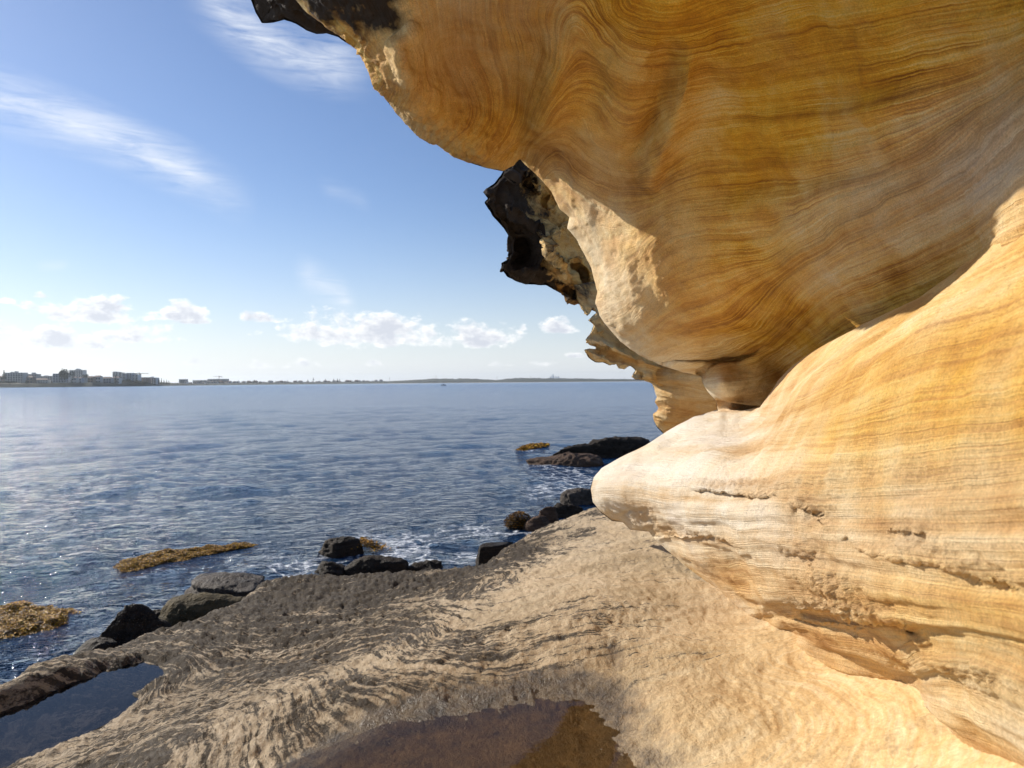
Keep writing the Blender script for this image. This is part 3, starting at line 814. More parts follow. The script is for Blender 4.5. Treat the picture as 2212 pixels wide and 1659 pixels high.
L_STRATA = iso([
    (0, [(2212, 520), (2006, 650), (1856, 722), (1706, 830), (1640, 890), (1550, 890)]),
    (1, [(2212, 620), (2000, 720), (1850, 790), (1720, 870), (1600, 920), (1500, 915)]),
    (2, [(2212, 740), (2000, 800), (1850, 850), (1700, 915), (1560, 945), (1450, 945)]),
    (3, [(2212, 880), (1956, 920), (1756, 940), (1606, 955), (1406, 970), (1310, 1010)]),
    (4, [(2212, 980), (1956, 1015), (1706, 1040), (1496, 1060), (1400, 1030), (1330, 1020)]),
    (5, [(2212, 1060), (2000, 1075), (1800, 1080), (1600, 1090), (1480, 1090), (1400, 1080), (1300, 1060)]),
    (6, [(2212, 1150), (2000, 1150), (1800, 1150), (1600, 1140), (1480, 1130), (1380, 1125)]),
    (7, [(2212, 1245), (2006, 1230), (1806, 1205), (1640, 1175), (1500, 1175), (1430, 1160)]),
    (8, [(2212, 1330), (2000, 1300), (1800, 1270), (1700, 1240), (1560, 1240)]),
    (9, [(2212, 1380), (2000, 1340), (1850, 1320), (1720, 1310), (1620, 1310)]),
    (10.5, [(1960, 1450), (1850, 1410), (1750, 1375), (1660, 1365)]), (12, [(1960, 1475), (1850, 1450), (1760, 1430), (1700, 1400)]),
    (10.5, [(2212, 1480), (2100, 1430), (1990, 1420)]), (12.5, [(2212, 1600), (2100, 1540), (2010, 1500)]),
]) + [((0.6, -0.5, -0.2), 5), ((0.8, 0.4, 0.5), 0), ((0.75, 0.4, -0.7), 11), ((0.9, -0.9, -0.8), 13)]
L_PALE = [(1320, 1050, 1.1), (1450, 950, 1.1), (1600, 905, 1.0), (1700, 850, .6), (1650, 950, .75), (1780, 920, .14), (2000, 880, .08), (2000, 700, .35), (2150, 620, .3), (1850, 760, .4), (2212, 900, .1), (1850, 1000, .15), (2100, 1010, .2), (1700, 1040, .5), (2000, 1100, .95), (2200, 1080, .9), (1600, 1110, 1.05), (1480, 1060, 1.1), (1400, 1110, .85),
          (1500, 1220, .6), (1560, 1250, .5), (1700, 1200, .85), (1850, 1200, 1.0), (1800, 1280, .25), (2000, 1260, .35), (2150, 1200, .5), (2150, 1340, .12), (1950, 1330, .15), (1700, 1390, .85), (1850, 1420, .7), (1800, 1450, .45), (2050, 1450, .6), (2200, 1500, .5), (2200, 1650, .6),
          ((0.6, -0.5, -0.2), .6), ((0.8, 0.4, 0.5), .3), ((0.9, -0.9, -0.8), .6)]
LEDGES = [([(1492, 1052), (1530, 1056), (1560, 1062), (1600, 1066), (1640, 1068), (1680, 1066), (1694, 1074)], .11, 17, .02, 4), ([(1718, 1080), (1750, 1092), (1775, 1112), (1796, 1140)], .07, 22, .012, 9),
          ([(1424, 1150), (1470, 1163), (1500, 1160), (1540, 1158), (1580, 1172), (1608, 1192)], .10, 17, .014, 4),
          ([(1700, 1318), (1760, 1324), (1820, 1330), (1900, 1334), (1960, 1342), (1984, 1366), (1998, 1390)], .24, 22, .02, 2.5), ([(1560, 1262), (1620, 1296), (1690, 1320), (1790, 1350), (1900, 1385)], .10, 14, .0, 2),
          ([(1780, 1140), (1860, 1176), (1940, 1200), (2010, 1215), (2080, 1240), (2150, 1268), (2240, 1300)], .035, 40, .008, 13), ([(1905, 1150), (1950, 1146), (2000, 1152)], .03, 12, .008, 6),
          ([(1308, 1098), (1340, 1108), (1362, 1096), (1395, 1100), (1412, 1132)], .09, 22, .01, 2)]
def l_detail(PX, PY, P):
    o = np.zeros(PX.shape)
    for ln, dp, rc, lp, wb in LEDGES:
        o += ledge(PX, PY, ln, dp, rc, lp, wb, P)
    # drips at the neck
    for (x, y, sx, sy, a) in ((1556, 900, 13, 30, -.08), (1585, 905, 11, 24, -.06), (1570, 893, 7, 14, .03)):
        o += a * gauss(PX, PY, x, y, sx, sy, 15)
    return o
def grit_l(D, x, y, P):
    g = gauss(x, y, 1590, 1045, 95, 14) + .9 * gauss(x, y, 1760, 1105, 50, 40, 50) + gauss(x, y, 1735, 1190, 40, 32, 20) + gauss(x, y, 1800, 1265, 80, 45, 40) + .8 * gauss(x, y, 1830, 1315, 130, 16, 5) + .8 * gauss(x, y, 1960, 1160, 60, 30) \
        + .8 * gauss(x, y, 2080, 1215, 130, 30, 22) + .7 * gauss(x, y, 2100, 1450, 130, 45, 15) + .5 * gauss(x, y, 1500, 1155, 80, 12, 10) + .35 * gauss(x, y, 1850, 1030, 300, 60) + .6 * gauss(x, y, 1375, 1115, 45, 20, 15)
    return np.clip(g, 0, 1)
def l_disp(PX, PY, P, A):
    band = fbm(np.stack([A['strata'] * 2.0, P[:, 0] * .4, P[:, 1] * .4], -1), 1.0, 4, 2, .6)
    g = A['grit']
    pits = np.minimum(fbm(P, 30, 3, 1, .6) + .15, 0.2)
    step = fbm(np.stack([A['strata'] * .85, P[:, 0] * 1.1, P[:, 1] * 1.1], -1), 1.0, 3, 6, .5)
    return 0.02 * fbm(P, 1.9, 3, 4) + 0.020 * step * sstep(900, 1150, PY) + 0.0016 * band + 0.003 * fbm(P, 14, 4, 3) + g * (0.014 * fbm(P, 22, 4, 6, .65) + .010 * pits) + 0.0012 * fbm(P, 60, 2, 5)
shell('lower_wall', L_POLY, depth_field(L_DEPTH), grid_axis(5.5, 5.6, 37, 150, .085, 3.0), grid_axis(-55, -29.5, 15, 25, .085, 2.5),
      lambda x, y: np.where(y > 1160, 0.12, 0.26) * np.where(x > 1645, 0.6, 1), (0.06, 12, 4), l_detail, l_disp,
      {'strata': field(L_STRATA), 'pale': field(L_PALE, 1e-2, 0, 1.15), 'crust': lambda D, x, y, P: np.full(len(D), -.6), 'grit': grit_l, 'line': lambda D, x, y, P: np.full(len(D), .7)}, 0.6, cliff)

# -- black crusted lip hanging behind the wall edge
K_DEPTH = [(1043, 415, 5.1), (1085, 371, 5.2), (1120, 330, 5.3), (1080, 482, 5.3), (1101, 540, 5.4), (1084, 569, 5.2), (1098, 597, 5.3), (1135, 615, 5.5), (1179, 615, 5.8), (1216, 635, 6.0), (1260, 663, 6.2), (1090, 430, 5.3), (1120, 470, 5.6), (1130, 540, 5.7),
           (1150, 385, 5.7), (1175, 430, 6.1), (1200, 470, 6.2), (1150, 440, 5.75), (1200, 500, 5.6), (1190, 545, 5.5), (1225, 540, 6.2), (1240, 590, 6.0), (1150, 590, 5.6), (1220, 600, 6.0), (1300, 600, 6.4), (1260, 500, 6.4), (1220, 400, 6.2), (1350, 660, 6.6)]
K_POLY = px_poly([(1085, 371), (1068, 394), (1043, 415), (1056, 429), (1048, 438), (1064, 462), (1079, 482), (1092, 503), (1101, 519), (1104, 545), (1098, 562), (1084, 569), (1086, 582), (1098, 597), (1135, 615), (1179, 615), (1216, 635), (1240, 652), (1260, 665), (1320, 690), (1370, 640), (1300, 450), (1180, 300), (1120, 320)])
def k_detail(PX, PY, P):
    o = np.zeros(PX.shape)
    for ln, a, wd in (([(1100, 400), (1110, 380), (1140, 368), (1165, 380)], -.12, 9), ([(1148, 400), (1160, 388), (1160, 410), (1180, 420)], -.14, 8), ([(1092, 425), (1105, 460), (1140, 480), (1185, 498)], -.14, 9), ([(1200, 490), (1188, 520), (1184, 545), (1215, 575), (1245, 600)], -.22, 9),
                      ([(1210, 470), (1235, 500)], -.1, 12), ([(1110, 580), (1180, 590), (1240, 610)], -.08, 14), ([(1235, 570), (1258, 590), (1270, 618)], .2, 9), ([(1120, 515), (1128, 550), (1118, 580)], .12, 9), ([(1140, 420), (1190, 450)], .12, 14), ([(1200, 625), (1250, 640)], .1, 8)):
        d, t = line_sd(ln, PX, PY)
        o += a * np.exp(-(d / wd) ** 2) * sstep(0, .2, t) * sstep(0, .2, 1 - t)
    return o
def rough_disp(a):
    def fn(PX, PY, P, A):
        return a * (0.055 * fbm(P, 3.2, 4, 1, .55, True) - .04 + 0.03 * fbm(P, 6, 4, 2) + 0.008 * fbm(P, 30, 3, 6))
    return fn
K_CRUST = [(1050, 420, 1.2), (1085, 480, 1.2), (1100, 580, 1.2), (1140, 610, 1.1), (1110, 380, 1.1), (1130, 340, 1.1), (1150, 390, .2), (1180, 420, .25), (1200, 450, .5), (1140, 440, .7), (1150, 500, 1.2), (1150, 545, 1.2), (1195, 520, .32), (1225, 545, .35), (1240, 590, .3), (1210, 600, .25), (1160, 590, .3), (1200, 625, .7), (1250, 650, .7), (1300, 660, .5)]
FLATS = lambda c, p, k=3.0: {'strata': lambda D, x, y, P: (P[:, 2] + .15 * P[:, 0]) * 9, 'pale': lambda D, x, y, P: np.full(len(D), p), 'crust': c, 'grit': lambda D, x, y, P: np.full(len(D), .15), 'line': lambda D, x, y, P: np.full(len(D), .8)}
shell('weathered_lip', K_POLY, depth_field(K_DEPTH), np.arange(-3, 11.5, .06), np.arange(4, 20, .06), 0.22, (0.20, 16, 5), lambda x, y, P: 1.9 * k_detail(x, y, P), rough_disp(-1.3), FLATS(field(K_CRUST, 1e-2, -.6, 1.1), .3), 0.5, cliff)
# -- black crust higher up, outside the roof edge
T_POLY = px_poly([(538, -10), (552, 26), (566, 48), (590, 46), (614, 41), (640, 52), (662, 66), (684, 75), (705, 74), (730, 82), (775, 112), (860, 130), (900, -100), (760, -300), (540, -300), (500, -120)])
shell('weathered_brow', T_POLY, depth_field([(540, 0, 3.7), (600, 30, 3.6), (700, 70, 3.7), (760, 90, 3.9), (800, 0, 3.6), (650, -100, 3.3), (540, -200, 3.2), (850, -200, 3.2), (860, 100, 4.2)]), np.arange(-23, -6, .08), np.arange(23, 40, .08), 0.16, (0.12, 12, 5), None, rough_disp(-.8),
      FLATS(lambda D, x, y, P: np.full(len(D), 1.0), .1), 0.5, cliff)
# -- frilled ledges and the far wall under the overhang
H_POLY = px_poly([(1236, 612), (1246, 646), (1259, 669), (1268, 682), (1281, 664), (1288, 676), (1272, 692), (1284, 700), (1279, 716), (1264, 734), (1276, 745), (1290, 752), (1265, 757), (1272, 772), (1285, 785), (1302, 784), (1316, 791), (1331, 786), (1335, 797), (1350, 799), (1360, 790), (1372, 800), (1362, 814), (1372, 823), (1398, 821),
                 (1500, 860), (1620, 840), (1600, 740), (1400, 640), (1300, 610)])
H_DEPTH = [(1260, 660, 5.7), (1270, 690, 5.6), (1265, 735, 5.5), (1266, 758, 5.5), (1300, 775, 5.6), (1330, 790, 5.8), (1365, 815, 5.9), (1320, 745, 5.9), (1300, 720, 5.9), (1400, 800, 6.2), (1420, 830, 6.4), (1500, 840, 6.8), (1500, 720, 6.6), (1350, 650, 6.4), (1300, 640, 6.2)]
def h_detail(PX, PY, P):
    o = np.zeros(PX.shape)
    for ln, a, wd in (([(1262, 736), (1310, 745), (1380, 785), (1470, 810)], -.16, 9), ([(1290, 752), (1340, 775), (1440, 805)], .16, 9), ([(1266, 757), (1300, 770), (1340, 790)], -.08, 10), ([(1275, 690), (1300, 720)], -.1, 8), ([(1335, 792), (1360, 800), (1390, 815)], .1, 6), ([(1282, 664), (1310, 700)], -.08, 7)):
        d, t = line_sd(ln, PX, PY)
        o += a * np.exp(-(d / wd) ** 2) * sstep(0, .1, 1 - t)
    return o
shell('frilled_ledge', H_POLY, depth_field(H_DEPTH), np.arange(5, 19, .06), np.arange(-3, 9, .06), 0.15, (0.16, 22, 5), h_detail, rough_disp(-.6), FLATS(field([(1260, 665, .42), (1275, 730, .25), (1270, 760, -.1), (1300, 780, -.3), (1400, 800, -.6), (1500, 720, -.6), (1300, 640, .3)], 1e-2, -.6, 1), .4), 0.4, cliff)
Fw_POLY = px_poly([(1372, 800), (1392, 822), (1408, 829), (1413, 842), (1419, 857), (1415, 868), (1424, 880), (1420, 890), (1412, 895), (1413, 908), (1419, 922), (1433, 936), (1470, 990), (1640, 990), (1680, 780), (1500, 760)])
Fw_DEPTH = [(1380, 805, 6.3), (1410, 830, 6.5), (1422, 880, 6.7), (1412, 905, 6.9), (1430, 935, 6.9), (1440, 830, 6.35), (1480, 870, 6.5), (1460, 900, 6.8), (1540, 850, 6.4), (1530, 890, 6.9), (1500, 910, 7.2), (1640, 900, 6.9), (1640, 800, 6.4), (1600, 960, 7.2), (1450, 800, 6.2)]
def f_disp(PX, PY, P, A):
    return 0.03 * fbm(P * np.array([.5, .5, 2]), 3, 4, 1) + .02 * fbm(np.stack([A['strata'] * 1.3, P[:, 0] * .2, P[:, 1] * .2], -1), 1, 3, 2) + .006 * fbm(P, 25, 3, 3)
shell('far_wall', Fw_POLY, depth_field(Fw_DEPTH), np.arange(9, 21, .06), np.arange(-7, 3.5, .06), 0.35, (0.08, 14, 5), lambda x, y, P: ledge(x, y, [(1412, 893), (1440, 905), (1480, 918)], .12, 12, .05), f_disp,
      FLATS(field([(1414, 910, .15), (1425, 925, .2), (1450, 880, -.5), (1500, 850, -.6), (1600, 850, -.6), (1400, 820, -.6)], 1e-2, -.6, 1), .5), 0.4, cliff)

# ------------------------------------------------------------------ the shore platform
EDGE_PX = [(1330, 1078, -1.16), (1290, 1094, -1.2), (1255, 1106, -1.22), (1210, 1124, -1.22), (1160, 1140, -1.25), (1120, 1160, -1.28), (1100, 1176, -1.3), (1072, 1196, -1.3), (1040, 1216, -1.32), (960, 1222, -1.35), (885, 1226, -1.36), (800, 1232, -1.38), (700, 1234, -1.4), (640, 1240, -1.4),
           (560, 1256, -1.42), (535, 1285, -1.42), (500, 1300, -1.42), (440, 1322, -1.42), (390, 1342, -1.4), (340, 1350, -1.4), (300, 1366, -1.4), (230, 1396, -1.38), (160, 1400, -1.34), (90, 1420, -1.31), (0, 1454, -1.29), (-120, 1500, -1.29), (-320, 1610, -1.3)]
EDGE = [tuple(on_level(x, y, z)[:2]) for x, y, z in EDGE_PX] + [(-3.4, 0.9), (-4.2, -2.2), (2.4, -2.2), (2.4, 9.2), (1.7, 8.6), (1.25, 7.6)]
G_CTL = [on_level(x, y, z) for x, y, z in EDGE_PX]
G_CTL += [on_level(x, y, z) for x, y, z in (
    (1430, 1175, -1.04), (1480, 1225, -1.03), (1545, 1275, -1.02), (1600, 1325, -1.02), (1640, 1355, -1.0), (1690, 1425, -.98), (1730, 1455, -.98), (1850, 1490, -.93), (1960, 1510, -.86),
    (1360, 1160, -1.08), (1280, 1140, -1.16), (1200, 1160, -1.2), (1300, 1200, -1.08), (1200, 1210, -1.12), (1120, 1230, -1.16), (1180, 1290, -1.06), (1060, 1290, -1.14), (950, 1290, -1.27), (800, 1290, -1.36), (650, 1320, -1.38), (500, 1360, -1.37),
    (1000, 1350, -1.14), (880, 1380, -1.18), (760, 1400, -1.27), (620, 1420, -1.33), (480, 1440, -1.35), (760, 1460, -1.15), (640, 1510, -1.15), (520, 1560, -1.17), (400, 1610, -1.2), (300, 1650, -1.24), (880, 1480, -1.07), (1000, 1430, -1.08),
    (1100, 1400, -1.06), (1200, 1380, -1.03), (1300, 1350, -1.02), (1330, 1430, -1.05), (1400, 1300, -1.02), (1450, 1400, -1.0), (1550, 1400, -1.0), (1500, 1500, -1.0), (1650, 1550, -.98), (1750, 1600, -.95), (1600, 1640, -1.0),
    (1420, 1520, -1.04), (1450, 1640, -1.06), (700, 1590, -1.12), (850, 1530, -1.09), (960, 1505, -1.08), (1100, 1470, -1.07), (1250, 1470, -1.06), (600, 1650, -1.14), (450, 1750, -1.2),
    (430, 1500, -1.3), (360, 1480, -1.31), (300, 1410, -1.33), (150, 1450, -1.32), (20, 1500, -1.32), (400, 1540, -1.27), (250, 1590, -1.32), (100, 1660, -1.33), (-100, 1780, -1.33))]
G_CTL += [np.array(p) for p in ((.8, 1.95, -.97), (.9, 1.6, -.84), (.88, 1.25, -.66), (.8, 1.0, -.6), (.9, .6, -.65), (.45, 1.5, -1.02), (.2, 1.0, -1.05), (-.6, .6, -1.12), (-1.6, 1.4, -1.3), (.6, .2, -.95), (.9, -.5, -.85), (0, -1.5, -1.05), (-2.2, -1.5, -1.25), (1.6, 3, -.75), (1.5, 5, -.9), (1.6, 7, -.95), (2.2, 4, -.7), (2, .5, -.5), (1.4, 1.2, -.55), (1.1, 8, -1.2))]
G_CTL = np.array(G_CTL)
P1 = [tuple(on_level(x, y, -1.365)[:2]) for x, y in ((-40, 1552), (30, 1524), (100, 1494), (180, 1462), (245, 1440), (300, 1429), (335, 1434), (347, 1450), (330, 1472), (292, 1488), (284, 1500), (300, 1506), (270, 1530), (200, 1565), (110, 1604), (20, 1640), (-120, 1690), (-300, 1750), (-380, 1690), (-200, 1610))]
P2 = [tuple(on_level(x, y, -1.11)[:2]) for x, y in ((560, 1700), (640, 1660), (760, 1610), (850, 1572), (930, 1552), (1010, 1540), (1090, 1528), (1170, 1505), (1250, 1502), (1300, 1522), (1335, 1570), (1370, 1620), (1420, 1700), (1440, 1850), (1200, 2000), (800, 2000), (560, 1850))]
ga = grid_axis(-125, -38, 36, 120, .13, 2.5)
gr_ = np.exp(np.arange(math.log(.35), math.log(10.5), .0062))
GA, GR = np.meshgrid(np.radians(ga), gr_)
GX, GY = GR * np.sin(GA), GR * np.cos(GA)
XY = np.stack([GX, GY], -1)
gz = RBF(G_CTL[:, :2], G_CTL[:, 2], 2e-3)(XY)
P3 = np.stack([GX, GY, np.zeros_like(GX)], -1)
ed = poly_sd(EDGE, GX, GY) + .05 * fbm(P3, 2.5, 5, 2, .6)
d1 = poly_sd(P1, GX, GY) + .012 * fbm(P3, 9, 4, 5)
d2 = poly_sd(P2, GX, GY) + .03 * fbm(P3, 6, 5, 6)
gpx, gpy = to_px(np.stack([GX, GY, gz], -1).reshape(-1, 3))
gpx, gpy = gpx.reshape(GX.shape), gpy.reshape(GX.shape)
def gfield(pts, lo, hi, lam=1e-2):
    X = np.array([on_level(x, y, -1.2)[:2] for x, y, _ in pts])
    return np.clip(RBF(X, [p[2] for p in pts], lam)(XY), lo, hi)
G_ALG = [(0, 1500, .6), (100, 1460, .55), (200, 1420, .6), (300, 1400, .7), (560, 1270, .9), (700, 1260, .95), (880, 1240, .85), (800, 1300, .75), (620, 1340, .8), (950, 1270, .7), (1040, 1230, .75), (1110, 1180, .8), (1180, 1150, .75), (1240, 1125, .55), (1290, 1105, .4), (500, 1400, .62), (400, 1450, .65), (700, 1400, .62), (600, 1460, .5), (500, 1560, .52), (650, 1520, .42), (800, 1450, .42), (300, 1620, .6),
         (900, 1380, .5), (1000, 1330, .42), (1100, 1290, .25), (1180, 1240, .28), (1250, 1180, .3), (1330, 1160, .2), (850, 1480, .5), (950, 1440, .56), (1020, 1470, .45), (1100, 1420, .35), (1200, 1380, .05), (1300, 1300, .1), (1400, 1250, .15), (1500, 1290, .18), (1330, 1420, .4), (1450, 1450, .0), (1600, 1450, -.2), (1750, 1600, -.4), (1500, 1600, .05), (700, 1590, .6), (1000, 1620, .5), (1350, 1500, .3), (1250, 1440, .25), (120, 1660, .6), (-300, 1700, .8)]
alg = gfield([(x, y, .12 + .74 * v + (.05 if x < 1150 else 0)) for x, y, v in G_ALG], -.4, .95)
warm = gfield([(0, 1500, 0), (600, 1300, 0), (700, 1500, .1), (1000, 1300, .12), (1150, 1250, .15), (1200, 1360, .22), (1300, 1250, .25), (1400, 1350, .3), (1500, 1450, .5), (1600, 1400, .45), (1450, 1600, .55), (1700, 1500, .85), (1850, 1600, 1.1), (1700, 1640, .95), (1900, 1520, 1), (1450, 1200, .35), (1000, 1600, .2), (200, 1650, 0)], 0, 1)
stf = RBF(*(lambda L: (np.array([on_level(x, y, -1.15)[:2] for x, y, _ in L]), np.array([v for *_, v in L])))(iso([
    (-1, [(1280, 1130), (1400, 1190)]), (0, [(1080, 1195), (1130, 1240), (1200, 1262), (1300, 1262), (1430, 1235)]), (1, [(1003, 1262), (1097, 1305), (1172, 1302), (1300, 1296), (1450, 1290), (1540, 1300)]),
    (2, [(930, 1290), (990, 1345), (1080, 1372), (1160, 1352), (1260, 1330), (1400, 1340)]), (3, [(880, 1310), (940, 1380), (1030, 1415), (1120, 1402), (1250, 1385), (1400, 1385), (1600, 1390)]), (4, [(845, 1330), (890, 1393), (984, 1450), (1060, 1452), (1200, 1430)]),
    (5, [(770, 1370), (800, 1430), (870, 1490), (950, 1497)]), (6, [(680, 1410), (710, 1480), (760, 1540), (830, 1552)]), (7.2, [(560, 1480), (580, 1550), (620, 1622)]), (8.4, [(420, 1550), (440, 1620)]),
    (1.2, [(560, 1265), (880, 1242), (1000, 1232)]), (3, [(540, 1325), (700, 1305), (820, 1295)]), (4.4, [(380, 1400), (600, 1375), (740, 1348)]), (5.8, [(280, 1440), (500, 1428)]), (6.6, [(-100, 1545), (0, 1500), (200, 1435), (300, 1405)]), (8.2, [(-100, 1700), (100, 1615), (300, 1520)]),
    (4.6, [(1300, 1450), (1480, 1440), (1600, 1475), (1720, 1470)]), (6, [(1400, 1560), (1520, 1540), (1600, 1560), (1640, 1620), (1680, 1700)]), (7.5, [(1650, 1500), (1720, 1540), (1790, 1590), (1850, 1660)]), (9, [(1800, 1510), (1900, 1570), (2000, 1660)]), (10.5, [(1950, 1530), (2050, 1600), (2150, 1680)])])), 5e-3)(XY)
rim2 = np.exp(-((d2 - .02) / .10) ** 2)
wet = np.clip(1.25 * sstep(-.20, -.02, d2) + .8 * np.exp(-((gpx - 1330) / 28) ** 2 - ((gpy - 1415) / 32) ** 2), 0, 1.3)
wet = wet * np.where(gpx > 1250, 1 - .45 * sstep(1250, 1400, gpx), 1)
# relief
cells = fbm(P3 * np.array([1, .8, 1]), 9, 5, 1, .6)
pit = np.minimum(fbm(P3 * np.array([1, .75, 1]), 16, 4, 3, .6), .25)
ribs = fbm(np.stack([stf * 2.6, GX * .7, GY * .7], -1), 1.0, 4, 2, .6)
ra = np.clip(.2 + .9 * np.clip(alg, 0, 1), .2, 1.1) * (1 - .65 * np.exp(-((d2 + .08) / .16) ** 2))
gz = gz + .02 * fbm(P3, 1.7, 4, 4) + ra * (.008 * cells + .015 * pit + .002 * ribs + .008 * fbm(P3 * np.array([1, .7, 1]), 30, 4, 6, .7) + .006 * np.minimum(fbm(P3, 42, 3, 2, .6), .2)) + (1 - ra).clip(0) * .004 * fbm(P3, 40, 3, 7)
# inner step above the left pool, basins, rough rim
gz = gz - .07 * sstep(-.11, .05, d1) - .03 * sstep(0, .25, d1)
flat2 = -1.118 + .006 * fbm(P3, 5, 4, 5) + .004 * fbm(P3, 22, 3, 1)
m2 = sstep(-.16, .10, d2)
gz = gz * (1 - m2) + flat2 * m2 + rim2 * (.006 * np.maximum(fbm(P3, 18, 4, 3, .65), -.4))
gz = gz - .012 * np.exp(-((gpx - 1330) / 26) ** 2 - ((gpy - 1425) / 28) ** 2)
drop = np.where(ed > 0, .05 * np.clip(1 - ed / .10, 0, 1) ** 2, .05 - ed * 2.6)
gz = np.maximum(gz - drop, -3.6)
n0, n1 = GX.shape
ix = np.arange(n0 * n1).reshape(n0, n1)
Q = np.stack([ix[:-1, :-1].ravel(), ix[:-1, 1:].ravel(), ix[1:, 1:].ravel(), ix[1:, :-1].ravel()], 1)
keep = (gz.ravel()[Q] > -3.55).any(1)
Vg = np.stack([GX, GY, gz + EYE], -1).reshape(-1, 3)
Q = Q[keep][:, ::-1]
us = np.unique(Q); re = np.full(len(Vg), -1); re[us] = np.arange(len(us))
plat = fast_mesh('rock_platform', Vg[us], re[Q], SHORE, None, {'strata': stf.ravel()[us], 'algae': alg.ravel()[us], 'wet': wet.ravel()[us], 'warm': warm.ravel()[us], 'pool': sstep(0, .12, d2).ravel()[us]})
tag(plat, kind='structure')

def flat_pool(name, poly, z, mat):
    bm = bmesh.new()
    c = np.mean(poly, axis=0)
    vs = [bm.verts.new(((x - c[0]) * 1.12 + c[0], (y - c[1]) * 1.12 + c[1], z + EYE)) for x, y in poly]
    f = bm.faces.new(vs)
    bmesh.ops.triangulate(bm, faces=[f])
    bm.normal_update()
    for f in bm.faces:
        if f.normal.z < 0: f.normal_flip()
    return tag(bm_obj(name, bm, mat), kind='structure')
flat_pool('rock_pool', P1, -1.375, mat_pool('deep_pool_water', (.30, .31, .34), .015))
flat_pool('tide_pool', P2, -1.109, mat_pool('shallow_pool_water', (.64, .55, .42), .02))

# ------------------------------------------------------------------ the sea
sa = grid_axis(-80, -40, 24, 80, .17, 3.0)
sr = np.concatenate([np.exp(np.arange(math.log(2.2), math.log(90), .0078)), np.exp(np.linspace(math.log(91), math.log(13000), 60))])
A_, R_ = np.meshgrid(np.radians(sa), sr)
X_, Y_ = R_ * np.sin(A_), R_ * np.cos(A_)
rs = np.random.RandomState(4)
Z_ = np.zeros_like(X_)
for i in range(32):
    wl = 0.38 * (13 ** (i / 31)) * rs.uniform(.85, 1.15)
    th = math.radians(-50 + rs.normal() * 38)
    k = 2 * math.pi / wl
    amp = .0076 * wl ** .5 * rs.uniform(.5, 1)
    fadew = np.clip(1 - R_ / (42 * wl + 12), 0, 1)
    ph = k * (X_ * math.sin(th) + Y_ * math.cos(th)) + rs.uniform(0, 6.28)
    Z_ += amp * fadew * (np.sin(ph) + .25 * np.sin(2 * ph))
Z_ *= .8 + .6 * fbm(np.stack([X_, Y_, 0 * X_], -1), .11, 3, 2)
foam = np.zeros_like(X_)
spx, spy = to_px(np.stack([X_, Y_, np.full_like(X_, -EYE)], -1).reshape(-1, 3))
spx, spy = spx.reshape(X_.shape), spy.reshape(X_.shape)
for (x, y, sx, sy, a) in ((860, 1180, 110, 30, .95), (930, 1205, 110, 18, .9), (1010, 1150, 80, 25, .6), (780, 1150, 60, 20, .4), (1230, 1035, 70, 22, .95), (1190, 1060, 60, 16, .9), (1180, 1010, 60, 12, .6), (1120, 1150, 50, 12, .9), (600, 1235, 80, 18, .8), (640, 1220, 120, 25, .5), (1130, 972, 40, 8, .5), (480, 1210, 60, 20, .25)):
    foam = np.maximum(foam, a * gauss(spx, spy, x, y, sx, sy))
n0, n1 = X_.shape
ix = np.arange(n0 * n1).reshape(n0, n1)
Q = np.stack([ix[:-1, :-1].ravel(), ix[1:, :-1].ravel(), ix[1:, 1:].ravel(), ix[:-1, 1:].ravel()], 1)[:, ::-1]
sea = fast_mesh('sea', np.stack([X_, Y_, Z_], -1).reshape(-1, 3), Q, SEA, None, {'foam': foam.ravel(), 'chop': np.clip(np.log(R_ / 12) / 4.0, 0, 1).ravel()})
tag(sea, kind='structure')

# ------------------------------------------------------------------ rocks along the water
_ICO = {}
def ico(sub):
    if sub not in _ICO:
        bm = bmesh.new()
        bmesh.ops.create_icosphere(bm, subdivisions=sub, radius=1)
        bm.verts.ensure_lookup_table()
        _ICO[sub] = (np.array([v.co[:] for v in bm.verts]), np.array([[v.index for v in f.verts] for f in bm.faces]))
        bm.free()
    return _ICO[sub]

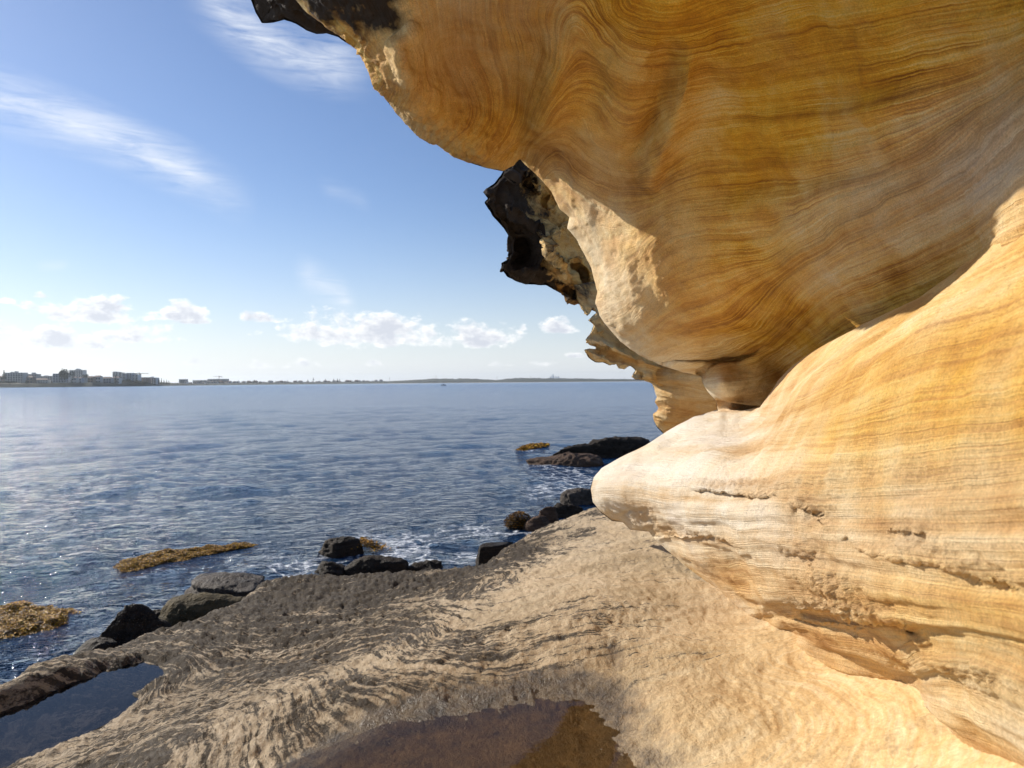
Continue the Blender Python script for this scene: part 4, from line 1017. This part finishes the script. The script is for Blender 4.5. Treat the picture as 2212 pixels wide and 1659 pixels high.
def rock(name, px, py, wpx, hpx, deep, seed, mat, parent=None, planes=14, sharp=0.75, rough=0.20, tilt=(0, 0), yaw=0, sub=5, sink=0.35, layers=0.0, level=-EYE, top=0.8, ridge=0.0, peak=0.0):
    """faceted, weathered rock standing in the water; size measured in the photograph at the distance of its waterline"""
    c = on_level(px, py, level)
    k = c[1] / F
    w, h = wpx * k / 2, hpx * k * .74
    D, Fc = ico(sub)
    r_ = np.random.RandomState(seed)
    N = r_.normal(size=(planes, 3)); N /= np.linalg.norm(N, axis=1)[:, None]
    N = np.vstack([N, [[0, 0, 1], [.1, .05, -1]]])
    dd = np.concatenate([r_.uniform(.72, 1.0, planes), [top, .9]])
    dot = D @ N.T
    inv = np.maximum(dot, 1e-3) / dd
    soft = (inv ** 26).sum(1) ** (1 / 26)
    r = (1 - sharp) * .95 + sharp / soft
    P = D * r[:, None]
    P = P / np.array([np.abs(P[:, 0]).max(), np.abs(P[:, 1]).max(), P[:, 2].max()])
    hz = (h + sink) / 2
    P = P * np.array([w, w * deep, hz])
    if peak:
        u = np.clip(P[:, 2] / hz, 0, 1)
        P[:, 0] = P[:, 0] * (1 - peak * u) - peak * .42 * w * u
        P[:, 1] *= 1 - .6 * peak * u
    if ridge:
        P[:, 2] += ridge * h * P[:, 0] / w * (P[:, 2] > 0)
    s = max(w, h)
    Nn = D
    off = rough * s * (fbm(P / s + seed, 1.6, 5, seed % 7, .55) * .6 + .5 * fbm(P / s + seed, 3.4, 4, (seed + 3) % 7, .6, True) - .2)
    off += rough * s * (.22 * fbm(P / s + seed, 8, 4, (seed + 1) % 7, .65) - .12 * np.maximum(fbm(P / s + seed, 5, 3, (seed + 5) % 7), 0))
    if layers:
        off += layers * s * fbm(np.stack([P[:, 2] / s * 9 + seed, P[:, 0] * .4, P[:, 1] * .4], -1), 1, 3, 2)
    P = P + Nn * off[:, None]
    P[:, 2] += h - hz
    ca, sa_ = math.cos(math.radians(yaw)), math.sin(math.radians(yaw))
    P = np.stack([P[:, 0] * ca - P[:, 1] * sa_, P[:, 0] * sa_ + P[:, 1] * ca, P[:, 2]], 1)
    P[:, 2] += P[:, 0] * math.tan(math.radians(tilt[0])) + P[:, 1] * math.tan(math.radians(tilt[1]))
    base = np.array([c[0], c[1] + w * deep * .6, level + EYE])
    o = fast_mesh(name, P, Fc, mat, None)
    o.location = base
    if parent is not None:
        o.parent = parent
        o.matrix_parent_inverse = Matrix.Translation(-Vector(parent.location))
    return o

def blades(name, pts, nrm_up, size, seed, parent, tone=(0.0, 1.0)):
    """a mat of small curled fronds; pts (n,3)"""
    r_ = np.random.RandomState(seed)
    n = len(pts)
    th = r_.uniform(0, 2 * math.pi, n)
    L = size * r_.uniform(.6, 1.5, n); Wd = L * r_.uniform(.22, .45, n)
    lift = r_.uniform(.05, .75, n)
    dx = np.stack([np.cos(th), np.sin(th), np.zeros(n)], 1); sx = np.stack([-np.sin(th), np.cos(th), r_.uniform(-.5, .5, n)], 1)
    zz = np.array([0, 0, 1.0])
    V = []
    for (u, wv, zf) in ((0, -.3, 0), (0, .3, 0), (.5, -.5, .6), (.5, .5, .6), (1, -.25, .45), (1, .25, .45)):
        V.append(pts + dx * (u * L)[:, None] + sx * (wv * Wd)[:, None] + zz * (zf * lift * L)[:, None])
    V = np.stack(V, 1).reshape(-1, 3)
    b = np.arange(n)[:, None] * 6
    Q = np.vstack([b + np.array([0, 1, 3, 2]), b + np.array([2, 3, 5, 4])])
    t = np.repeat(np.clip(r_.uniform(tone[0], tone[1], n), 0, 1), 6)
    o = fast_mesh(name, V, Q, M_KELP, parent, {'tone': t})
    o['kind'] = 'stuff'
    return o

def kelp_raft(outline, label, seed, hump, n, size, lv=0.0):
    poly = np.array([on_level(x, y, -EYE + lv)[:2] for x, y in outline])
    c = poly.mean(0)
    o = empty('kelp_raft', (c[0], c[1], 0))
    tag(o, label, 'seaweed', 'golden kelp rafts on the water')
    r_ = np.random.RandomState(seed)
    lo, hi = poly.min(0), poly.max(0)
    p = r_.uniform(lo, hi, (n * 4, 2))
    sd = poly_sd(poly, p[:, 0], p[:, 1]) + .05 * fbm(np.stack([p[:, 0], p[:, 1], 0 * p[:, 0]], 1), 5, 3, 1)
    p, sd = p[sd > 0][:n], sd[sd > 0][:n]
    z = hump * np.clip(sd / .22, 0, 1) ** .6 + .05 * fbm(np.stack([p[:, 0], p[:, 1], 0 * p[:, 0]], 1), 4, 3, 2)
    blades('fronds', np.stack([p[:, 0], p[:, 1], np.maximum(z, .01)], 1), None, size, seed, o, (.1, 1.0))
    # the bed of older weed underneath
    gx, gy = np.meshgrid(np.linspace(lo[0] - .1, hi[0] + .1, 90), np.linspace(lo[1] - .1, hi[1] + .1, 60))
    sd = poly_sd(poly, gx, gy)
    G3 = np.stack([gx, gy, 0 * gx], -1)
    zz = np.clip(hump * np.clip(sd / .22, 0, 1) ** .6 - .02, -1, 9) + .04 * fbm(G3, 6, 3, 2) - np.where(sd < 0, .25, 0)
    n0, n1 = gx.shape
    ix = np.arange(n0 * n1).reshape(n0, n1)
    q = np.stack([ix[:-1, :-1].ravel(), ix[:-1, 1:].ravel(), ix[1:, 1:].ravel(), ix[1:, :-1].ravel()], 1)
    q = q[(sd.ravel()[q] > -.06).any(1)]
    fast_mesh('weed_bed', np.stack([gx, gy, zz], -1).reshape(-1, 3), q, M_KELP, o, {'tone': np.full(n0 * n1, .08)})
    return o

def thing_rock(label, *a, cat='rock', **k):
    o = rock('boulder', *a, **k)
    return tag(o, label, cat)

thing_rock('flat grey layered slab half awash beside the olive boulder', 478, 1292, 182, 44, .75, 3, M_GREY, layers=.05, rough=.06, top=.55, yaw=-8, sub=6)
thing_rock('smooth olive brown boulder wedged against the platform edge', 425, 1352, 225, 72, .5, 8, M_OLIVE, rough=.05, sharp=.6, top=.75)
thing_rock('sharp-peaked black boulder beside the olive boulder', 290, 1404, 185, 108, .6, 21, M_DARK, rough=.13, sharp=.85, planes=12, top=1.0, peak=.8, sub=6)
thing_rock('low rounded black boulder at the foot of the peaked one', 196, 1432, 100, 62, .6, 5, M_DARK, rough=.06, sharp=.6)
thing_rock('small black stone behind the peaked boulder', 335, 1345, 60, 30, .8, 9, M_DARK, sub=4)
br = empty('weedy_boulder', tuple(on_level(740, 1200, -EYE)[:2]) + (0,))
tag(br, 'dark rough boulder with golden kelp along one side, awash in foam', 'rock')
rock('stone', 734, 1200, 98, 42, .6, 12, M_DARK, br, rough=.14)
c_ = on_level(785, 1192, -EYE)
r_ = np.random.RandomState(3)
pp = np.stack([c_[0] + r_.normal(size=900) * .16, c_[1] + .15 + r_.normal(size=900) * .14, np.zeros(900)], 1)
pp[:, 2] = .02 + .12 * np.exp(-((pp[:, 0] - c_[0] + .05) / .2) ** 2)
blades('kelp', pp, None, .06, 4, br, (.0, .75))
thing_rock('low dark boulder showing behind the middle of the platform edge', 806, 1242, 145, 42, .6, 14, M_DARK, rough=.08, sharp=.65)
thing_rock('small pointed dark stone next to the low dark boulder', 712, 1240, 70, 26, .7, 15, M_DARK, sub=4)
thing_rock('flat-topped black block between platform and foam', 1046, 1226, 118, 60, .55, 33, M_DARK, rough=.05, sharp=.95, planes=8, top=.7, yaw=-6, ridge=.10)
thing_rock('thin black ledge touching the flat-topped block', 925, 1236, 110, 18, .6, 18, M_DARK, sub=4)
wb = empty('weed_covered_stone', tuple(on_level(1122, 1143, -EYE)[:2]) + (0,))
tag(wb, 'small rounded stone entirely shaggy with brown weed', 'rock')
rock('stone', 1122, 1143, 58, 24, .8, 22, M_DARK, wb, sub=4)
c_ = on_level(1122, 1143, -EYE)
D_, _f = ico(4)
up_ = D_[D_[:, 2] > .05]
pp = up_[r_.randint(0, len(up_), 1300)] * np.array([.29, .26, .30]) + np.array([c_[0], c_[1] + .2, 0])
blades('weed', pp, None, .05, 6, wb, (.0, .45))
thing_rock('angular rust brown boulder against the platform near the sandstone nose', 1192, 1140, 78, 56, .7, 27, M_BROWN, rough=.07, sharp=.9, planes=9)
thing_rock('rough brown boulder at the waterside between weed stone and rust boulder', 1158, 1146, 60, 34, .7, 28, M_BROWN, sub=4)
thing_rock('dark wet boulder behind the rust brown one', 1228, 1122, 96, 30, .7, 29, M_DARK)
thing_rock('barnacled grey boulder jutting from behind the sandstone nose', 1256, 1090, 92, 40, .8, 34, M_GREY, rough=.10, top=.7, sub=6)
fr = empty('offshore_reef', tuple(on_level(1270, 1003, -EYE)[:2]) + (0,))
tag(fr, 'long jagged dark reef rising from the water beyond the sandstone nose', 'reef')
rock('ridge', 1296, 988, 215, 44, .34, 41, M_DARK, fr, rough=.10, sharp=.8, planes=12, top=.75, ridge=.42, layers=.03, sub=6, sink=.5)
rock('shelf', 1240, 1006, 200, 24, .4, 42, M_BROWN, fr, rough=.08, sharp=.6, top=.6, layers=.04, sub=6)
kelp_raft([(250, 1228), (262, 1214), (300, 1205), (360, 1192), (420, 1187), (480, 1181), (530, 1177), (558, 1178), (540, 1184), (500, 1189), (440, 1202), (400, 1212), (340, 1221), (300, 1232), (262, 1238)], 'long golden brown kelp raft drifting off the grey slab', 2, .05, 17000, .030)
kelp_raft([(-60, 1330), (-20, 1316), (40, 1310), (100, 1314), (140, 1322), (182, 1326), (170, 1336), (130, 1356), (90, 1372), (40, 1386), (-20, 1392), (-80, 1380)], 'broad tangled kelp raft off the peaked black boulder', 5, .08, 17000, .034)
kelp_raft([(1116, 974), (1130, 967), (1150, 963), (1185, 961), (1180, 967), (1150, 972), (1130, 976)], 'thin strip of brown weed lying off the jagged reef', 7, .08, 1800, .12)

# ------------------------------------------------------------------ the far shore
SH_X = np.array([-900, 0, 200, 345, 480, 700, 1000, 1400, 1800, 2600]); SH_Y = np.array([1150, 1280, 1380, 1560, 2100, 2900, 3700, 4200, 4400, 4500])
def shoreY(px): return np.interp(px, SH_X, SH_Y)
HP = np.array([(-900, 11), (0, 11), (150, 11.5), (250, 12), (310, 10), (345, 7), (400, 4.5), (500, 5), (560, 5), (690, 4.5), (830, 5.2), (870, 6.5), (905, 8.5), (940, 10.5), (965, 10), (1000, 9.6), (1040, 8.2), (1070, 5.4), (1090, 7.4), (1112, 9.8), (1150, 9.6), (1200, 8.4), (1250, 8.2), (1300, 6), (1400, 5), (1600, 5), (2600, 5)], float)
cols = np.concatenate([np.arange(-880, 1500, 1.6), np.arange(1500, 2600, 12)])
rows = np.array([0, .012, .02, .03, .04, .055, .07, .085, .1, .12, .14, .17, .2, .26, .34, .5])
LX, LR = np.meshgrid(cols, rows)
LY = shoreY(LX) * (1 + LR)
dirs_ = rays(LX, np.full(LX.shape, CY))
PX3 = dirs_[..., 0] * LY
hh = np.interp(LX, HP[:, 0], HP[:, 1]) / F * shoreY(LX)
prof = np.interp(LR, [0, .012, .02, .03, .05, .10, .17, .5], [-.05, .02, .10, .33, .5, .82, 1, .98])
L3 = np.stack([PX3, LY, 0 * LY], -1)
prof_l = np.interp(LR, [0, .004, .012, .03, .06, .17, .5], [-.08, .25, .55, .68, .72, .8, .8])
wl = sstep(360, 320, LX)
prof = prof * (1 - wl) + prof_l * wl
LZ = hh * prof * (1 + .16 * fbm(L3, .02, 4, 1) * (prof > .2)) + (prof > .2) * (1.6 * fbm(L3, .06, 4, 3) + 1.2)
n0, n1 = LX.shape
ix = np.arange(n0 * n1).reshape(n0, n1)
Q = np.stack([ix[:-1, :-1].ravel(), ix[:-1, 1:].ravel(), ix[1:, 1:].ravel(), ix[1:, :-1].ravel()], 1)
def mat_land():
    t = NT('far_land')
    P = t.pos()
    sp = t.n('ShaderNodeSeparateXYZ'); t.put(sp.inputs[0], P)
    g = t.ramp(t.noise(P, .05, 6, .7), [(.3, (.022, .026, .016)), (.55, (.045, .05, .028)), (.8, (.10, .09, .06))])
    sand = t.rng(t.math('ADD', sp.outputs[2], t.math('MULTIPLY', t.noise(P, .03, 3), 1.5)), 1.6, 2.6, 1, 0)
    beach = t.math('MULTIPLY', sand, t.rng(sp.outputs[0], -660, -560))
    return t.principled(t.mix(beach, g, (.40, .33, .24)), .9)
land = fast_mesh('coast_land', np.stack([PX3, LY, LZ], -1).reshape(-1, 3), Q, mat_land(), None, None, False)
tag(land, kind='structure')
B_MAT = [plain('pale_render', (.52, .50, .47)), plain('white_render', (.68, .67, .65)), plain('brown_brick', (.24, .17, .13)), plain('grey_render', (.33, .33, .34)), plain('blue_grey_render', (.36, .40, .46))]
M_WIN = plain('window_glass', (.05, .06, .075), .2)
M_ROOF = plain('roof_tile', (.16, .09, .07)); M_STEEL = plain('painted_steel', (.28, .25, .20)); M_SLAB = plain('concrete_slab', (.42, .41, .40))
M_PINE = plain('pine_needles', (.028, .036, .022), .9, .4, 2); M_LEAF = plain('coastal_leaf', (.04, .05, .028), .9, .4, 1); M_TRUNK = plain('bark', (.07, .05, .035))

def zx(x, y): return x * .1719, 783.4 + y * .1719          # zoom sheets measured on the photograph
def far_point(px, py, dist):
    d = ray(px, py)
    return d * dist + np.array([0, 0, EYE])

def building(name, label, x0, x1, ytop, ybase, dist, mi, plant=None, storeys=5, gable=False, group=None, depth=14):
    a = far_point(x0, ytop, dist); b = far_point(x1, ytop, dist); c = far_point((x0 + x1) / 2, ybase, dist)
    w = b[0] - a[0]; z1 = (a[2] + b[2]) / 2; z0 = min(c[2], z1 - 3) - 4
    o = empty(name, ((a[0] + b[0]) / 2, dist, z0))
    tag(o, label, 'building', group)
    X0, X1 = a[0], b[0]
    bm = bmesh.new(); box(bm, X0, X1, dist, dist + depth, z0, z1); bm_obj('wall', bm, B_MAT[mi], o)
    bm = bmesh.new()
    if gable:
        hgt = min(3.2, w * .2)
        v = [bm.verts.new(p) for p in ((X0 - .5, dist - .5, z1 + .01), (X1 + .5, dist - .5, z1 + .01), (X1 + .5, dist + depth + .5, z1 + .01), (X0 - .5, dist + depth + .5, z1 + .01), (X0 + w * .2, dist + depth / 2, z1 + hgt), (X1 - w * .2, dist + depth / 2, z1 + hgt))]
        for f in ((0, 1, 5, 4), (1, 2, 5), (2, 3, 4, 5), (3, 0, 4), (3, 2, 1, 0)): bm.faces.new([v[i] for i in f])
        bm_obj('roof', bm, M_ROOF, o)
    else:
        box(bm, X0 - .4, X1 + .4, dist - .4, dist + depth + .4, z1 + .01, z1 + .7); bm_obj('roof_slab', bm, M_SLAB, o)
    if plant:
        for (p0, p1, py_) in plant:
            q0, q1 = far_point(p0, py_, dist), far_point(p1, py_, dist)
            bm = bmesh.new(); box(bm, q0[0], q1[0], dist + 3, dist + 9, z1 + .71, max(q0[2], z1 + 1.5)); bm_obj('plant_room', bm, B_MAT[mi], o)
    H = z1 - z0 - 4
    for s in range(storeys):
        za = z1 - H * (s + .82) / storeys; zb = z1 - H * (s + .28) / storeys
        m = max(1, int(w / 4.5))
        for j in range(m):
            xa = X0 + w * (j + .18) / m; xb = X0 + w * (j + .82) / m
            bm = bmesh.new(); box(bm, xa, xb, dist - .12, dist + .05, za, zb); bm_obj('window', bm, M_WIN, o)
        if not gable:
            bm = bmesh.new(); box(bm, X0 - .1, X1 + .1, dist - 1.2, dist - .15, za - .35, za - .1); bm_obj('balcony', bm, M_SLAB, o)
    return o

def zb(name, label, x0, x1, yt, yb, dist, mi, plant=None, **k):
    a = zx(x0, yt); b = zx(x1, yb)
    pl = [(zx(p, 0)[0], zx(q, 0)[0], zx(0, r)[1]) for p, q, r in plant] if plant else None
    return building(name, label, a[0], b[0], a[1], b[1], dist, mi, pl, **k)

zb('apartment_block', 'wide grey apartment block with two roof boxes beside the lone far pine', 62, 288, 130, 262, 1360, 0, [(118, 136, 114), (168, 196, 107)], storeys=6)
zb('apartment_block', 'mid-height apartment block with stepped roof tower next to the wide grey block', 330, 458, 146, 262, 1400, 3, [(384, 416, 124)], storeys=4)
zb('apartment_block', 'long low apartment row behind the headland trees', 455, 655, 171, 262, 1440, 0, [(540, 575, 160)], storeys=4)
zb('apartment_block', 'banded apartment block with dark roof box in front of the big fig', 664, 832, 141, 270, 1390, 4, [(728, 766, 117)], storeys=6)
zb('apartment_tower', 'tallest white apartment tower on the headland', 872, 1040, 97, 262, 1480, 1, [(936, 992, 82), (948, 972, 75)], storeys=10)
zb('apartment_tower', 'square white tower with stepped shoulder near the crane', 1415, 1482, 119, 262, 1540, 1, [(1420, 1446, 117)], storeys=9)
zb('apartment_block', 'narrow block leaning on the square white tower', 1484, 1524, 128, 262, 1545, 0, storeys=8)
zb('apartment_block', 'blue grey block with roof hut between tower and crane', 1536, 1584, 139, 262, 1530, 4, storeys=7)
zb('apartment_block', 'pale blue block just left of the crane mast with flat roof', 1590, 1656, 133, 262, 1535, 4, storeys=8)
zb('apartment_block', 'pale block at the foot of the tall crane', 1660, 1734, 152, 262, 1540, 1, [(1688, 1704, 146)], storeys=6)
zb('apartment_block', 'dark low block beside the pale end block', 1764, 1856, 187, 270, 1560, 2, storeys=4)
zb('apartment_block', 'pale end block before the dark clump of pines', 1872, 1962, 192, 280, 1580, 1, [(1888, 1912, 175)], storeys=5)
HOUSES = 'low %s house among trees on the hazy far headland'
hz = [(300, 412, 186, 262, 2), (412, 600, 216, 262, 0), (900, 960, 190, 262, 0), (962, 1022, 192, 262, 4), (1024, 1066, 186, 262, 0), (1072, 1168, 186, 262, 2), (1172, 1262, 178, 262, 0), (1268, 1398, 196, 262, 3), (1400, 1500, 192, 262, 0), (-140, -40, 190, 262, 0), (-30, 40, 176, 262, 2)]
for i, (x0, x1, yt, yb, mi) in enumerate(hz):
    zb('house', HOUSES % ('pale', 'white', 'brown', 'grey', 'blue grey')[mi], x0, x1, yt, yb, 1370 + 12 * i, mi, storeys=2, gable=True, group='houses on the headland', depth=10)
R5 = lambda x, y: (x * .3385, 771.9 + y * .3388)
for i, (x0, x1, yt, dist, mi, lab) in enumerate([(1142, 1186, 141, 2000, 3, 'lone square block standing past the end of the headland'), (1230, 1318, 147, 2400, 0, 'low grey terrace right of the lone square block'), (1324, 1452, 139, 2500, 3, 'long half-built block under the second crane')]):
    a, b = R5(x0, yt), R5(x1, 172)
    building('apartment_block', lab, a[0], b[0], a[1], b[1], dist, mi, None, 3)
Rn = random.Random(8)
for i in range(46):
    x = 400 + i * 9.3 + Rn.uniform(-3, 3)
    dist = shoreY(x) * 1.10
    hpx = Rn.uniform(2.2, 4.6)
    base = 824.8 - (x - 1106) * -.0078
    yb_ = CY - 4.5 + (1106 - x) * math.tan(ROLL) - 1.5
    mi_ = Rn.choice([0, 1, 1, 3, 2])
    building('house', 'tiny %s house in the row along the far beach' % ('pale', 'white', 'brown', 'grey')[mi_], x, x + Rn.uniform(3.5, 9), yb_ - hpx, yb_, dist, mi_, None, 1, True, 'houses along the far beach', 12)

def crane(label, mx, y0, y1, j0, j1, jy, dist):
    a = far_point(mx, y1, dist); t_ = far_point(mx, y0, dist); p = far_point(j0, jy, dist); q = far_point(j1, jy, dist)
    o = empty('tower_crane', tuple(a)); tag(o, label, 'crane')
    bm = bmesh.new(); bar(bm, a - np.array([0, 0, 8]), t_, .9, 4); bm_obj('mast', bm, M_STEEL, o)
    bm = bmesh.new(); bar(bm, (a[0], dist, p[2]), q, .55, 4); bm_obj('jib', bm, M_STEEL, o)
    bm = bmesh.new(); bar(bm, p, (a[0] - .5, dist, p[2]), .7, 4); bm_obj('counter_jib', bm, M_STEEL, o)
    bm = bmesh.new(); box(bm, p[0] - 1, p[0] + 2.5, dist - 1, dist + 1, p[2] - 3, p[2] - .8); bm_obj('counterweight', bm, M_SLAB, o)
    bm = bmesh.new(); box(bm, a[0] + 1, a[0] + 3, dist - 1, dist + 1, p[2] - 3, p[2] - .7); bm_obj('cab', bm, M_STEEL, o)
crane('tower crane with long jib over the pale blocks on the headland', zx(1750, 0)[0], zx(0, 126)[1], zx(0, 190)[1], zx(1704, 0)[0], zx(1868, 0)[0], zx(0, 135)[1], 1550)
crane('small tower crane over the long half-built block', R5(1398, 0)[0], R5(0, 117)[1], R5(0, 150)[1], R5(1415, 0)[0], R5(1360, 0)[0], R5(0, 122)[1], 2520)

def pine_mesh(seed):
    r_ = random.Random(seed)
    bm = bmesh.new()
    for k in range(13):
        z = .12 + .86 * k / 13
        R = (.26 * (1 - z) + .02) * r_.uniform(.75, 1.15)
        for j in range(9):
            a = 2 * math.pi * (j + r_.random()) / 9
            rr = R * r_.uniform(.6, 1.15)
            c, s_ = math.cos(a), math.sin(a)
            w_ = .045
            v = [bm.verts.new(p) for p in ((0, 0, z + .03), (rr * .6 * c - w_ * s_, rr * .6 * s_ + w_ * c, z + .01), (rr * c, rr * s_, z + .03), (rr * .6 * c + w_ * s_, rr * .6 * s_ - w_ * c, z + .01), (rr * .55 * c, rr * .55 * s_, z - .035))]
            bm.faces.new((v[0], v[1], v[4])); bm.faces.new((v[1], v[2], v[4])); bm.faces.new((v[2], v[3], v[4])); bm.faces.new((v[3], v[0], v[4])); bm.faces.new((v[0], v[3], v[2], v[1]))
    return bm
def crown_mesh(seed):
    r_ = random.Random(seed)
    bm = bmesh.new()
    lobes = [(r_.uniform(-.4, .4), r_.uniform(-.4, .4), r_.uniform(.45, .85), r_.uniform(.16, .28)) for _ in range(9)]
    for (lx, ly, lz, lr) in lobes:
        for _ in range(70):
            d = Vector((r_.gauss(0, 1), r_.gauss(0, 1), r_.gauss(0, 1))).normalized() * lr * r_.uniform(.5, 1.05)
            p = Vector((lx, ly, lz)) + d
            q = [Vector((r_.uniform(-1, 1), r_.uniform(-1, 1), r_.uniform(-1, 1))) * .085 for _ in range(3)]
            bm.faces.new([bm.verts.new(p + x) for x in q])
    return bm
def trunk_mesh(h):
    bm = bmesh.new(); bar(bm, (0, 0, -.12), (0, 0, h), .022, 6, .008)
    return bm
PROTO = {}
def tree(kind, label, px, py_top, py_base, dist, group=None, wide=1.0, seed=0):
    key = (kind, seed % 3)
    if key not in PROTO:
        me = []
        for nm, b_, m_ in (('trunk', trunk_mesh(.95 if kind == 'pine' else .6), M_TRUNK), ('crown', pine_mesh(seed) if kind == 'pine' else crown_mesh(seed), M_PINE if kind == 'pine' else M_LEAF)):
            x = bpy.data.meshes.new(nm); b_.to_mesh(x); b_.free(); x.materials.append(m_); me.append((nm, x))
        PROTO[key] = me
    a = far_point(px, py_base, dist); b = far_point(px, py_top, dist)
    o = empty('norfolk_pine' if kind == 'pine' else 'fig_tree', tuple(a))
    tag(o, label, 'tree', group)
    h = b[2] - a[2]
    o.scale = (h * wide, h * wide, h); o.rotation_euler = (0, 0, seed)
    for nm, x in PROTO[key]:
        c = bpy.data.objects.new(nm, x); COL.objects.link(c); c.parent = o
    return o
def zt(kind, label, x, yt, yb, dist, **k):
    p = zx(x, yt); q = zx(x, yb)
    return tree(kind, label, p[0], p[1], q[1], dist, **k)
zt('pine', 'lone tall pine beside the wide grey apartment block', 52, 84, 215, 1340)
zt('fig', 'big dark spreading tree in front of the tallest white tower', 850, 84, 262, 1370, wide=.75, seed=1)
zt('fig', 'second dark tree leaning on the banded block', 795, 92, 262, 1365, wide=.5, seed=2)
zt('fig', 'small round tree right of the tallest tower', 1074, 146, 215, 1420, wide=1.0, seed=3)
zt('pine', 'dark pine in front of the square white tower', 1456, 150, 262, 1420, seed=4)
for i, (x, yt, w_) in enumerate([(1975, 188, .5), (2000, 196, .6), (2030, 190, .5), (2062, 208, .6), (2095, 206, .5), (2122, 222, .8)]):
    zt('pine', 'dark pine in the clump at the end of the headland', x, yt, 275, 1590, group='pines at the headland end', wide=w_ * 1.6, seed=i)
for i in range(26):
    x = -60 + i * 76 + Rn.uniform(-25, 25)
    zt('fig', 'low dark tree in the belt below the headland blocks', x, Rn.uniform(212, 246), 300, 1345 + max(0, x) * .1, group='trees below the headland blocks', wide=Rn.uniform(1.6, 3.0), seed=i)
for i, (x, yt) in enumerate([(2000, 128), (1965, 140), (2130, 134), (2155, 138), (1895, 142), (1835, 143), (1760, 146), (1625, 140), (1615, 146)]):
    p = R5(x, yt)
    tree('pine', 'distant pine standing above the beach houses', p[0], p[1], p[1] + 7, shoreY(p[0]) * 1.08, 'pines above the beach houses', 1.2, i)
R6 = lambda x, y: (691 + x * .3385, 771.9 + y * .3388)
for i, (x, yt) in enumerate([(35, 135), (112, 134), (126, 136), (210, 144)]):
    p = R6(x, yt)
    tree('pine', 'distant pine standing above the beach houses', p[0], p[1], p[1] + 6, shoreY(p[0]) * 1.08, 'pines above the beach houses', 1.2, i)
for i, (x, yt, yb) in enumerate([(445, 126, 150), (740, 116, 130), (1131, 121, 146), (1345, 119, 132), (1943, 125, 150)]):
    p, q = R6(x, yt), R6(x, yb)
    dist = shoreY(p[0]) * 1.15
    a, b = far_point(q[0], q[1], dist), far_point(p[0], p[1], dist)
    bm = bmesh.new(); bar(bm, a - np.array([0, 0, 12]), b, 1.1, 4, .5)
    for k in (.35, .6, .8):
        zz_ = a[2] + (b[2] - a[2]) * k
        box(bm, a[0] - 2.2, a[0] + 2.2, dist - .3, dist + .3, zz_ - .4, zz_ + .4)
    tag(bm_obj('radio_mast', bm, M_STEEL), 'thin radio mast rising above the far wooded hills', 'mast', 'radio masts on the far hills')
SKY_T = [(1466, 1474, 124), (1475, 1480, 116), (1484, 1492, 107), (1493, 1497, 120), (1503, 1510, 119), (1513, 1518, 124), (1520, 1528, 119)]
for i, (x0, x1, yt) in enumerate(SKY_T):
    p, q = R6(x0, yt), R6(x1, 145)
    D0 = 11500
    a, b = far_point(p[0], p[1], D0), far_point(q[0], q[1], D0)
    o = empty('skyscraper', ((a[0] + b[0]) / 2, D0, 0))
    tag(o, 'tallest faint skyscraper of the distant city' if i == 2 else 'faint skyscraper in the distant city cluster behind the hills', 'skyscraper', 'distant city skyline')
    bm = bmesh.new(); box(bm, a[0], b[0], D0, D0 + 30, 0, a[2] * .93); bm_obj('tower_shaft', bm, B_MAT[4], o)
    bm = bmesh.new(); w_ = (b[0] - a[0]) * .25; box(bm, a[0] + w_, b[0] - w_, D0 + 5, D0 + 25, a[2] * .93 + .01, a[2]); bm_obj('tower_crown', bm, B_MAT[3], o)

# small open boat far out
bp = on_level(958, 833.0, -EYE) + np.array([0, 0, EYE])
bo = empty('small_boat', tuple(bp)); tag(bo, 'small dark motor boat far out on the open water', 'boat')
bm = bmesh.new()
st_ = [(-2.1, .75, .0, .75), (-.8, .85, -.1, .72), (.8, .75, -.1, .8), (2.0, .35, .05, .95), (2.6, .03, .3, 1.1)]
rg = []
for (x, w_, z0, z1) in st_:
    rg.append([bm.verts.new((bp[0] + x, bp[1] + y * w_, bp[2] + z)) for y, z in ((-1, z1), (-.7, z0 + .1), (0, z0 - .1), (.7, z0 + .1), (1, z1))])
for a, b in zip(rg[:-1], rg[1:]):
    for i in range(4): bm.faces.new((a[i], a[i + 1], b[i + 1], b[i]))
bm.faces.new(rg[0][::-1])
bm_obj('hull', bm, B_MAT[3], bo)
bm = bmesh.new(); box(bm, bp[0] - .5, bp[0] + .5, bp[1] - .45, bp[1] + .45, bp[2] + .6, bp[2] + 1.5); bm_obj('console', bm, M_WIN, bo)
bm = bmesh.new(); box(bm, bp[0] - 2.4, bp[0] - 2.11, bp[1] - .2, bp[1] + .2, bp[2] + .2, bp[2] + 1.1); bm_obj('outboard_motor', bm, M_WIN, bo)

# ------------------------------------------------------------------ haze over the bay
bm = bmesh.new(); box(bm, -13400, 13400, -200, 13400, -6, 150)
hm = bpy.data.materials.new('sea_haze'); hm.use_nodes = True
hm.node_tree.nodes.clear()
ho = hm.node_tree.nodes.new('ShaderNodeOutputMaterial'); hv = hm.node_tree.nodes.new('ShaderNodeVolumePrincipled')
hv.inputs['Color'].default_value = (.80, .90, 1, 1); hv.inputs['Density'].default_value = HAZE; hv.inputs['Anisotropy'].default_value = .5
hm.node_tree.links.new(hv.outputs[0], ho.inputs['Volume'])
hz_ = bm_obj('haze', bm, hm); tag(hz_, kind='stuff')

print('tris', sum(len(m.polygons) for m in bpy.data.meshes) * 2)
